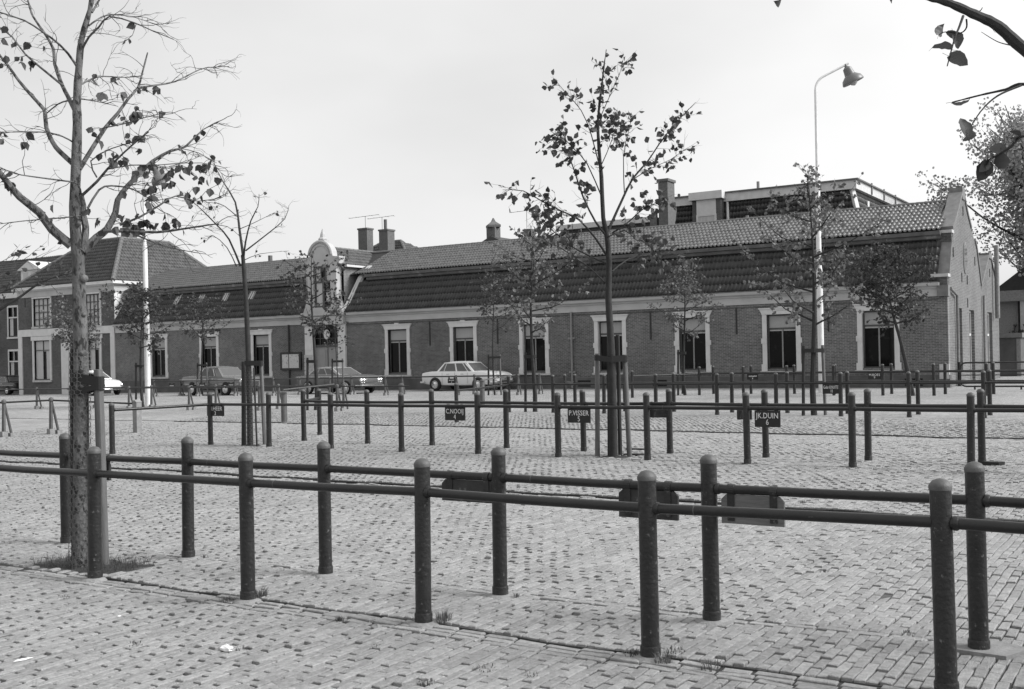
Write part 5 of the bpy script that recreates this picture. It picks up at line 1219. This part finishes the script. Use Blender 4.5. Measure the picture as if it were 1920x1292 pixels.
# branch entering at the left
DL = 14.0; bl_ = at(-130, 900, DL); bl_.z = ghs(bl_.x, bl_.y)
tL = thing('side_tree', 'low drooping branch with small leaves coming in beside the terrace house', 'tree', bl_)
T = Tree(606); T.limb([bl_ + Vector((0, 0, -.1)), at(-125, 700, DL), at(-120, 400, DL), at(-115, 150, DL)], .09, .05, 10)
for l, r0 in (([(-120, 650), (-50, 615), (0, 580), (40, 555), (75, 530), (115, 516), (135, 512)], .03), ([(-120, 640), (-40, 600), (0, 550), (30, 540)], .012), ([(-118, 560), (-40, 500), (40, 488), (85, 484)], .008)):
    q = T.limb([at(x, y, DL + .3 * i / 6) for i, (x, y) in enumerate(l)], r0, .004, 7); T.twigs_on(q, 12, .35, .004, 2, .07, .5, 1, .03, .1, .6)
T.finish(tL, 'bark_d', 'leaf')

# large background tree beyond the gable
def bigtree(label, base, h, rad, cz, seed, n, ls, trunk_r=.35, name='large_tree', squash=1.1, leafm='leaf_bg'):
    root = thing(name, label, 'tree', base); T = Tree(seed); rg = T.rg; B = Vector(base)
    T.limb([B + Vector((0, 0, -.2)), B + Vector((.1, 0, cz * .4)), B + Vector((0, .1, cz)), B + Vector((.2, 0, h * .85))], trunk_r, .05, 10)
    for k in range(26):
        a = k * 2.399; z0 = cz * rg.uniform(.55, 1.1); el = rg.uniform(.1, 1.2); d = Vector((math.cos(a) * math.cos(el), math.sin(a) * math.cos(el), math.sin(el) * squash)); p = B + Vector((0, 0, z0))
        e = B + Vector((0, 0, cz)) + d * rad * rg.uniform(.75, 1.02); mid = p.lerp(e, .55) + T.rv(.5)
        q = T.limb([p, p.lerp(mid, .5) + T.rv(.3), mid, e], trunk_r * .38, .03, 6)
        for j in range(9):
            i = rg.randint(1, len(q) - 2); dd = (q[i + 1] - q[i]).normalized() * .6 + T.rv(.9); pe_ = q[i] + dd.normalized() * rad * rg.uniform(.18, .36)
            q2 = T.limb([q[i], q[i].lerp(pe_, .5) + T.rv(.15), pe_], .035, .008, 4)
            for m_ in range(max(1, n // (26 * 9))):
                c = q2[rg.randint(1, len(q2) - 1)] + T.rv(rad * .10); T.leaves.append((c, (T.rv(1) + Vector((0, 0, -.3))).normalized(), ls * rg.uniform(.7, 1.3)))
    T.finish(root, 'bark_d', leafm); return root
bt = at(1970, 700, 68); bt.z = 0
bigtree('large spreading tree with thinning foliage beyond the brick gable end', bt, 19, 6.8, 11.2, 701, 22000, .19)
bt = at(1990, 700, 74); bt.z = 0
bigtree('second large spreading tree beyond the low annex', bt, 14, 5.5, 6.5, 702, 8000, .2, .3)
bt = at(1925, 690, 70); bt.z = 0
bigtree('dark shrub in front of the annex windows', bt, 3.2, 1.2, 1.9, 703, 900, .16, .06, 'shrub', leafm='leaf')

# ------------------------------------------------------------------ lamp masts
def mast(label, base, h, armlen=.95, top_r=.045, bot_r=.115, lamp=True, dirx=None, steps=True):
    root = thing('lamp_mast', label, 'street lamp', base, group='tall lamp masts'); B = Vector(base)
    MB().lathe([(bot_r, -.3), (bot_r, h * .36), (bot_r * .82, h * .375), (bot_r * .80, h * .63), (bot_r * .52, h * .645), (bot_r * .45, h * .9)], B, 14).build('mast', M['lamp'], root, True, 30)
    d = dirx or Vector((CY, SY, 0)); t = [B + Vector((0, 0, h * .89))]
    for a in np.linspace(0, 1.0, 8): t.append(B + Vector((0, 0, h * .90)) + d * .55 * (1 - math.cos(a * 1.1)) + Vector((0, 0, .55 * math.sin(a * 1.1))))
    tip = t[-1] + d * armlen + Vector((0, 0, armlen * .5)); t.append(tip)
    MB().tube(t, top_r, 8).build('arm', M['lamp'], root, True)
    if lamp:
        c = tip + d * -.08 + Vector((0, 0, -.12)); m_ = MB().lathe([(.05, .1), (.06, .0), (.16, -.08), (.19, -.28), (.20, -.34), (.36, -.48), (.41, -.62), (.40, -.66), (.30, -.64)], (0, 0, 0), 20)
        o = link('lamp_shade', m_.mesh('lamp_shade', M['lampshade'], True, ang=35), root, c - B, (0, 0, 0)); ax_ = Vector((-d.y, d.x, 0)); o.rotation_euler = Matrix.Rotation(math.radians(-24), 3, ax_).to_euler()
        m2 = MB().lathe([(.1, -.5), (.16, -.6), (.12, -.72), (.02, -.78)], (0, 0, 0), 14); link('bulb', m2.mesh('bulb', M['frame_w'], True), o)
    return root
bL1 = G(1541, 737); hL1 = (653 - 150) / 2000 * dep(bL1) + EYE
mast('tall white stepped lamp mast with bell shade beside the pointed young tree', bL1, 12.7)
bL2 = G(278, 761)
mast('white flaking lamp mast before the corner house and bushy young tree', bL2, 10.2, armlen=.25)

# ------------------------------------------------------------------ parked cars
def car(label, loc, rz, L_, W_, sec, gh_, paint, roofpaint, wheels, wr=.32, panes=(), chrome_strip=None, lamps=((1, .62, .075, .5),), plate=True, whitewall=False, bumper=(.38, .55), grille=None, fin=0):
    """sec: stations (x from rear, z bottom, z top, half-width factor); gh_: greenhouse dict"""
    root = thing('parked_car', label, 'car', loc, rz, group='cars parked along the brick building'); hw = W_ / 2
    X = lambda x: x - L_ / 2
    # body
    vs_ = []; ns = 11
    for (x, zb, zt, wf) in sec:
        w2 = hw * wf; zz = zt - zb
        half = [(0, zb), (w2 * .80, zb), (w2 * .93, zb + zz * .08), (w2 * .99, zb + zz * .35), (w2, zb + zz * .6), (w2 * .985, zb + zz * .82), (w2 * .94, zt - .015), (w2 * .84, zt + .004), (w2 * .45, zt + .022), (0, zt + .028)]
        ring = [(X(x), y, z) for y, z in half] + [(X(x), -y, z) for y, z in half[::-1][1:-1]]
        vs_ += ring; nr = len(ring)
    fs = []
    for i in range(len(sec) - 1):
        for k in range(nr): fs.append((i * nr + k, i * nr + (k + 1) % nr, (i + 1) * nr + (k + 1) % nr, (i + 1) * nr + k))
    fs.append(tuple(range(nr - 1, -1, -1))); fs.append(tuple(range((len(sec) - 1) * nr, len(sec) * nr)))
    b = MB(); b.add(vs_, fs); body = b.build('body', M[paint], root, True, 45, local=True)
    # greenhouse
    xb0, xb1, xt0, xt1, zb, zt = gh_['b0'], gh_['b1'], gh_['t0'], gh_['t1'], gh_['zb'], gh_['zt']; wb = hw * gh_.get('wb', .90); wt = hw * gh_.get('wt', .70)
    g = MB(); n = 8; rows = []
    for (f, zf, wf) in ((0, 0, 0), (.5, .5, .5), (1, 1, 1)):
        x0_, x1_ = xb0 + (xt0 - xb0) * f, xb1 + (xt1 - xb1) * f; w2 = wb + (wt - wb) * f; z = zb + (zt - zb) * f
        rows.append([(X(x0_), -w2, z), (X(x1_), -w2, z), (X(x1_) + .04 * 0, w2, z), (X(x0_), w2, z)])
    for r0, r1 in zip(rows[:-1], rows[1:]):
        for k in range(4): g.add([r0[k], r0[(k + 1) % 4], r1[(k + 1) % 4], r1[k]], [(0, 1, 2, 3)])
    # roof dome
    nu, nv = 10, 6; vv = []; ff = []
    for i in range(nu + 1):
        u = i / nu
        for j in range(nv + 1):
            v = j / nv * 2 - 1; e = .02; dz_ = gh_.get('dome', .09) * (1 - abs(2 * u - 1) ** 3.2) * (1 - abs(v) ** 3.2) + .012
            vv.append((X(xt0 - e + (xt1 - xt0 + 2 * e) * u), v * (wt + .015), zt + dz_))
    for i in range(nu):
        for j in range(nv): p = i * (nv + 1) + j; ff.append((p, p + nv + 1, p + nv + 2, p + 1))
    rm = MB(); rm.add(vv, ff)
    edge = [(X(xt0) - .02, -wt - .015), (X(xt1) + .02, -wt - .015), (X(xt1) + .02, wt + .015), (X(xt0) - .02, wt + .015)]
    for k in range(4):
        p, q = edge[k], edge[(k + 1) % 4]; rm.add([(p[0], p[1], zt + .012), (q[0], q[1], zt + .012), (q[0], q[1], zt - .02), (p[0], p[1], zt - .02)], [(0, 1, 2, 3)])
    g.build('cabin', M[roofpaint], root, local=True); rm.build('roof', M[roofpaint], root, True, 50, local=True)
    # panes: side fractions (bottom a,b ; top c,d)
    def quad(A, B, C, D, a, b_, c, d, lo, hi, nrm, name='window', mat='carglass'):
        A, B, C, D = map(Vector, (A, B, C, D))
        P_ = lambda u, t: A.lerp(B, u).lerp(D.lerp(C, u), t)
        ua = lambda t, b0, t0: b0 + (t0 - b0) * t
        q = [P_(ua(lo, a, c), lo), P_(ua(lo, b_, d), lo), P_(ua(hi, b_, d), hi), P_(ua(hi, a, c), hi)]
        off = Vector(nrm) * .008; m_ = MB(); m_.add([v + off for v in q] + [v - off * .5 for v in q], [(0, 1, 2, 3), (0, 4, 5, 1), (1, 5, 6, 2), (2, 6, 7, 3), (3, 7, 4, 0)])
        o = m_.build(name, M[mat], root, local=True)
        fr = MB(); fr.tube([v + off * 1.2 for v in q + [q[0]]], .009, 5); fr.build('window_trim', M['chrome'], o, local=True); return o
    bt, tp = rows[0], rows[2]
    for (a, b_, c, d) in panes:
        quad(bt[0], bt[1], tp[1], tp[0], a, b_, c, d, .06, .92, (0, -1, .25)); quad(bt[3], bt[2], tp[2], tp[3], a, b_, c, d, .06, .92, (0, 1, .25))
    quad(bt[1], bt[2], tp[2], tp[1], .05, .95, .06, .94, .08, .93, (1, 0, .5), 'windscreen'); quad(bt[3], bt[0], tp[0], tp[3], .07, .93, .09, .91, .12, .9, (-1, 0, .5), 'rear_window')
    # wheels
    for x in wheels:
        for s_ in (-1, 1):
            y = s_ * (hw * .93); a_ = MB(); a_.lathe([(wr + .03, -.015), (wr + .035, .0), (wr + .03, .015)], (0, 0, 0), 24, 'y'); ao = link('wheel_arch', a_.mesh('wheel_arch', M['tyre'], True), root, (X(x), s_ * hw * .985, wr + .03), None, (1, 1, .95))
            t = MB(); t.lathe([(wr * .62, -.08), (wr * .9, -.09), (wr, -.06), (wr, .06), (wr * .9, .09), (wr * .62, .08)], (0, 0, 0), 24, 'y'); wo = link('wheel', t.mesh('tyre', M['tyre'], True), root, (X(x), y + s_ * .02, wr))
            h = MB(); h.lathe([(wr * .63, -.084), (wr * .60, -.088), (wr * .5, -.08), (wr * .3, -.1), (.01, -.112)] if s_ < 0 else [(.01, .112), (wr * .3, .1), (wr * .5, .08), (wr * .60, .088), (wr * .63, .084)], (0, 0, 0), 20, 'y'); link('hubcap', h.mesh('hubcap', M['chrome'], True), wo)
            if whitewall:
                h = MB(); h.tube([(wr * .78 * math.cos(q), s_ * .092, wr * .78 * math.sin(q)) for q in np.linspace(0, 2 * PI, 25)], .018, 5); link('whitewall', h.mesh('whitewall', M['white'], True), wo)
    # bumpers, lamps, plate, grille, trim
    for xx, sg in ((sec[0][0] - .02, -1), (sec[-1][0] + .02, 1)):
        m_ = MB(); wq = hw * .96
        pts = [(X(xx) - sg * .28, -wq - .03, bumper[0] + .07), (X(xx) + sg * .02, -wq * .92, bumper[0] + .07), (X(xx) + sg * .06, 0, bumper[0] + .07), (X(xx) + sg * .02, wq * .92, bumper[0] + .07), (X(xx) - sg * .28, wq + .03, bumper[0] + .07)]
        m_.tube(pts, .055, 8); m_.build('bumper', M['chrome'], root, True, local=True)
    xe = sec[-1][0]
    for (side, z, r, yf_) in lamps:
        for s_ in (-1, 1):
            m_ = MB(); m_.lathe([(r * 1.25, -.08), (r * 1.25, .02), (r, .035), (r * .6, .06), (.005, .07)], (0, 0, 0), 16, 'x'); link('headlight', m_.mesh('headlight', M['chrome'], True), root, (X(xe) - .01, s_ * hw * yf_, z))
    if grille:
        m_ = MB()
        for k in range(5): z = grille[0] + (grille[1] - grille[0]) * k / 4; m_.box(X(xe) - .02, X(xe) + .035, -hw * grille[2], hw * grille[2], z - .012, z + .012)
        m_.build('grille', M['chrome'], root, local=True)
    if plate:
        MB().box(X(xe) + .07, X(xe) + .085, -.26, .26, bumper[0] - .02, bumper[0] + .10).build('number_plate', M['plate'], root, local=True); k = MB(); rg = random.Random(int(loc[0] * 10)); 
        for q in range(8):
            y = -.2 + q * .05; k.box(X(xe) + .0855, X(xe) + .088, y, y + .025, bumper[0] + .01, bumper[0] + .07)
        k.build('plate_characters', M['letter'], root, local=True)
    if chrome_strip:
        for z in chrome_strip:
            for s_ in (-1, 1): MB().tube([(X(sec[1][0]), s_ * hw * .995, z), (X(L_ * .5), s_ * (hw + .004), z), (X(sec[-2][0]), s_ * hw * .985, z)], .014, 5).build('trim_strip', M['chrome'], root, local=True)
    for f in (.36, .55):
        for s_ in (-1, 1): MB().box(X(L_ * f), X(L_ * f) + .16, s_ * (hw * .99) - .02, s_ * (hw * .99) + .02, gh_['zb'] - .12, gh_['zb'] - .09).build('door_handle', M['chrome'], root, local=True)
    for f in (.30, .47, .64):   # door gaps
        for s_ in (-1, 1): MB().box(X(L_ * f), X(L_ * f) + .008, s_ * hw * 1.0 - .003, s_ * hw * 1.0 + .003, .36, gh_['zb'] - .03).build('door_gap', M['plate'], root, local=True)
    return root
def gz(x, y): return ghs(x, y)
# white saloon
x, y = -30.9, 44.2
car('white four door saloon parked by the second window', (x, y, gz(x, y)), 0, 4.55, 1.75,
    [(0, .46, .78, .80), (.05, .36, .90, .92), (.35, .30, .95, .97), (.9, .26, .96, 1), (1.6, .25, .97, 1), (2.6, .25, .97, 1), (3.3, .26, .97, 1), (4.0, .28, .93, .98), (4.35, .33, .87, .95), (4.53, .42, .80, .88), (4.55, .5, .72, .84)],
    dict(b0=.95, b1=3.25, t0=1.35, t1=2.72, zb=.95, zt=1.40, wb=.9, wt=.72, dome=.07), 'car_white', 'car_white', (.93, 3.55), .32,
    panes=((.07, .20, .06, .12), (.215, .53, .145, .47), (.57, .84, .52, .80), (.86, .955, .83, .90)), lamps=((1, .70, .09, .72),), bumper=(.36, .5), grille=(.5, .72, .4))
# grey estate
x, y = -44.0, 40.0
car('dark grey estate car with chrome side strip, sharp tail and wrapped windscreen', (x, y, gz(x, y)), math.radians(-3), 4.75, 1.8,
    [(0, .50, .96, .80), (.06, .42, 1.0, .93), (.5, .34, 1.02, .98), (1.2, .30, 1.0, 1), (2.2, .30, .98, 1), (3.0, .30, .97, 1), (3.6, .30, .97, 1), (4.3, .33, .94, .99), (4.62, .38, .88, .96), (4.74, .46, .80, .9), (4.75, .55, .70, .86)],
    dict(b0=1.25, b1=3.38, t0=1.55, t1=2.85, zb=.98, zt=1.46, wb=.9, wt=.74, dome=.08), 'car_grey', 'car_grey', (.98, 3.72), .34,
    panes=((.05, .12, .08, .13), (.14, .46, .15, .44), (.49, .70, .47, .68), (.715, .80, .70, .77)), chrome_strip=(.83, .60), lamps=((1, .76, .10, .78),), bumper=(.38, .5), grille=(.5, .72, .5), whitewall=False)
# two-tone american saloon
x, y = -36.5, 40.9
car('two tone dark saloon with pale roof, quad headlights and white walled tyres', (x, y, gz(x, y)), math.radians(-4), 4.57, 1.74,
    [(0, .44, .80, .82), (.05, .36, .88, .93), (.5, .30, .93, .98), (1.2, .28, .95, 1), (2.4, .28, .95, 1), (3.1, .28, .95, 1), (3.9, .30, .93, 1), (4.35, .33, .88, .98), (4.52, .38, .82, .95), (4.57, .46, .74, .92)],
    dict(b0=.75, b1=3.15, t0=1.25, t1=2.48, zb=.94, zt=1.30, wb=.9, wt=.76, dome=.05), 'car_mid', 'car_roof', (.95, 3.62), .315,
    panes=((.06, .30, .10, .28), (.32, .60, .31, .56), (.62, .93, .585, .85)), chrome_strip=(.86,), lamps=((1, .66, .095, .80), (1, .66, .095, .58)), bumper=(.34, .5), whitewall=True, grille=(.6, .72, .45))
# white rounded car
x, y = -56.6, 41.3
car('white rounded car with humped roof standing behind the netted tree', (x, y, gz(x, y)), math.radians(-8), 4.2, 1.6,
    [(0, .48, .62, .70), (.08, .40, .80, .85), (.4, .32, .98, .94), (.9, .28, 1.02, .99), (1.8, .27, .98, 1), (2.6, .27, .96, 1), (3.2, .28, .95, .99), (3.7, .30, .90, .95), (4.05, .36, .80, .86), (4.2, .46, .64, .74)],
    dict(b0=.55, b1=2.95, t0=1.3, t1=2.2, zb=.97, zt=1.42, wb=.86, wt=.62, dome=.11), 'car_white', 'car_white', (.75, 3.3), .32,
    panes=((.2, .46, .22, .46), (.5, .82, .52, .8)), lamps=((1, .62, .09, .74),), bumper=(.34, .5))
# dark car far left
x, y = -73.5, 46.3
car('black saloon with bright side trim parked before the terrace house', (x, y, gz(x, y)), math.radians(176), 4.4, 1.7,
    [(0, .46, .78, .80), (.05, .36, .88, .92), (.35, .30, .92, .97), (1.6, .27, .94, 1), (3.3, .27, .93, 1), (4.0, .3, .88, .97), (4.3, .36, .80, .9), (4.4, .46, .7, .84)],
    dict(b0=.85, b1=3.1, t0=1.4, t1=2.55, zb=.93, zt=1.36, wb=.9, wt=.72, dome=.07), 'car_dark', 'car_dark', (.85, 3.45), .32,
    panes=((.12, .5, .14, .48), (.54, .93, .52, .86)), chrome_strip=(.72, .45), lamps=((1, .64, .08, .72),), bumper=(.36, .5))

# ------------------------------------------------------------------ grass, litter, stones
def tuft(base, n, h, spread, seed, label, cat='grass tuft', dry=False):
    rg = random.Random(seed); m_ = MB()
    for k in range(n):
        a = rg.uniform(0, 6.28); r = spread * math.sqrt(rg.random()); x, y = r * math.cos(a), r * math.sin(a); hh = h * rg.uniform(.4, 1.1) * (1 - .5 * r / spread)
        ln_ = rg.uniform(.1, .9); dx, dy = math.cos(a) * hh * ln_, math.sin(a) * hh * ln_; wq = rg.uniform(.0015, .003); px_, py_2 = -math.sin(a) * wq, math.cos(a) * wq
        m_.add([(x - px_, y - py_2, -.01), (x + px_, y + py_2, -.01), (x + dx * .35 + px_, y + dy * .35 + py_2, hh * .6), (x + dx * .35 - px_, y + dy * .35 - py_2, hh * .6), (x + dx, y + dy, hh)], [(0, 1, 2, 3), (3, 2, 4)])
    o = m_.build('grass_tuft', M['grass'], None); o.location = base; return tag(o, label, cat, 'grass tufts at post feet and in joints')
gl = ['bushy grass tuft against the foot of the second plain rail post', 'low flat grass beside the bushy tuft at a plain rail post', 'bushy grass tuft beside the plain rail post nearest the pale stone', 'thick grass tuft before the post foot with grass all round', 'low grass behind the post foot ringed with tufts', 'short grass behind the thick tuft at the ringed post foot', 'spread grass clump on the stretcher courses between two plain rail posts', 'few grass blades beside a board rail post collar', 'thin grass at the board rail post by the netted tree', 'lone upright grass tuft on the stretcher courses']
gl += ['small weed in the paving joints of the open square'] * 10
for k, (px, py, n, h, s_) in enumerate(((489, 1122, 90, .085, .05), (425, 1126, 45, .04, .05), (832, 1170, 90, .09, .05), (1243, 1240, 80, .07, .05), (1185, 1226, 60, .05, .05), (1262, 1226, 50, .04, .06), (1335, 1250, 60, .05, .07), (968, 1122, 25, .04, .03), (382, 1044, 25, .03, .04), (636, 1166, 50, .045, .03), (910, 1255, 35, .025, .07), (250, 1206, 30, .02, .06), (800, 1282, 60, .025, .05), (1545, 1068, 25, .03, .04), (1505, 938, 25, .05, .05), (1700, 1190, 25, .02, .05), (700, 1215, 25, .02, .05), (1000, 1265, 25, .02, .05), (455, 1218, 18, .02, .04), (120, 1120, 18, .02, .05))):
    tuft(G(px, py), n, h, s_, k, gl[k])
pit = thing('pit_grass', 'rough grass in the earth pit round the netted trunk', 'grass', base1); pit['kind'] = 'stuff'
m_ = MB(); rg = random.Random(5)
for k in range(900):
    x = rg.uniform(-8.15, -7.15); y = rg.uniform(5.3, 5.76)
    if rg.random() > .25 + abs(x + 7.65) * 1.2: continue
    z = ghs(x, y) - .01; a = rg.uniform(0, 6.28); hh = rg.uniform(.03, .10); q = rg.uniform(.2, .9) * hh; wq = .002
    m_.add([(x - wq, y, z), (x + wq, y, z), (x + q * .4 * math.cos(a) + wq, y + q * .4 * math.sin(a), z + hh * .6), (x + q * .4 * math.cos(a) - wq, y + q * .4 * math.sin(a), z + hh * .6), (x + q * math.cos(a), y + q * math.sin(a), z + hh)], [(0, 1, 2, 3), (3, 2, 4)])
pgo = m_.build('blades', M['grass'], pit); pgo['kind'] = 'stuff'
def lump(name, label, cat, px, py, sx_, sy_, sz, mat, seed):
    rg = random.Random(seed); m_ = MB(); n = 9; rings = [(.15, 1.0), (.62, .85), (.95, .5), (1.0, .15), (.9, -.05)]; vv = []
    for r, z in rings:
        for k in range(n): a = 2 * PI * k / n; j = rg.uniform(.72, 1.2); vv.append((r * sx_ * math.cos(a) * j, r * sy_ * math.sin(a) * j, sz * z * rg.uniform(.7, 1.15)))
    ff = [tuple(range(n))] + [(i * n + k, (i + 1) * n + k, (i + 1) * n + (k + 1) % n, i * n + (k + 1) % n) for i in range(4) for k in range(n)]
    m_.add(vv, ff); o = m_.build(name, M[mat], None, False); o.location = G(px, py); o.rotation_euler = (0, 0, rg.uniform(0, 3)); return tag(o, label, cat)
lump('paper_scrap', 'crumpled white scrap of paper on the brick paving', 'paper', 425, 1220, .05, .032, .03, 'paper', 1)
lump('stone', 'small pale rounded stone by the stretcher courses', 'stone', 707, 1180, .035, .022, .022, 'concrete', 2)
lump('horse_chestnut', 'dark round pebble lying behind the broad post foot', 'pebble', 1437, 1169, .013, .013, .02, 'oldiron', 3)
lump('paper_scrap', 'flattened white scrap of paper beside the bricks of the open foreground', 'paper', 42, 1237, .05, .02, .006, 'paper', 4)
lump('paper_scrap', 'tiny pale cigarette packet scrap among the stretcher bricks', 'paper', 223, 1154, .015, .01, .008, 'paper', 5)
sb = G(1838, 1222); m_ = MB(); m_.prism([(-.19, -.13), (.15, -.16), (.24, .06), (.05, .15), (-.2, .08)], 'z', -.03, .022); o = m_.build('footing_slab', M['concrete'], None); o.location = sb; tag(o, 'uneven concrete slab under the post of the board-carrying rail', 'slab')
fl_ = MB(); fl_.prism([(-.14, -.06), (.12, -.09), (.18, .03), (-.05, .08)], 'z', -.02, .05); o = fl_.build('iron_flap', M['rail'], None); o.location = G(1857, 872); tag(o, 'dark flat iron piece lying at a rail post foot', 'scrap iron')
for k, (px, py) in enumerate(((1195, 843), (1192, 852))):
    m_ = MB().prism([(-.2, -.05), (.18, -.08), (.26, .03), (.02, .06), (-.17, .05)], 'z', -.01, .02); o = m_.build('loose_soil', M['soil'], None); o.location = G(px, py); tag(o, 'crumbled dark soil beside the strapped tree stakes', 'soil', 'crumbled soil patches')
print('objects', len(bpy.data.objects), 'bricks', N)
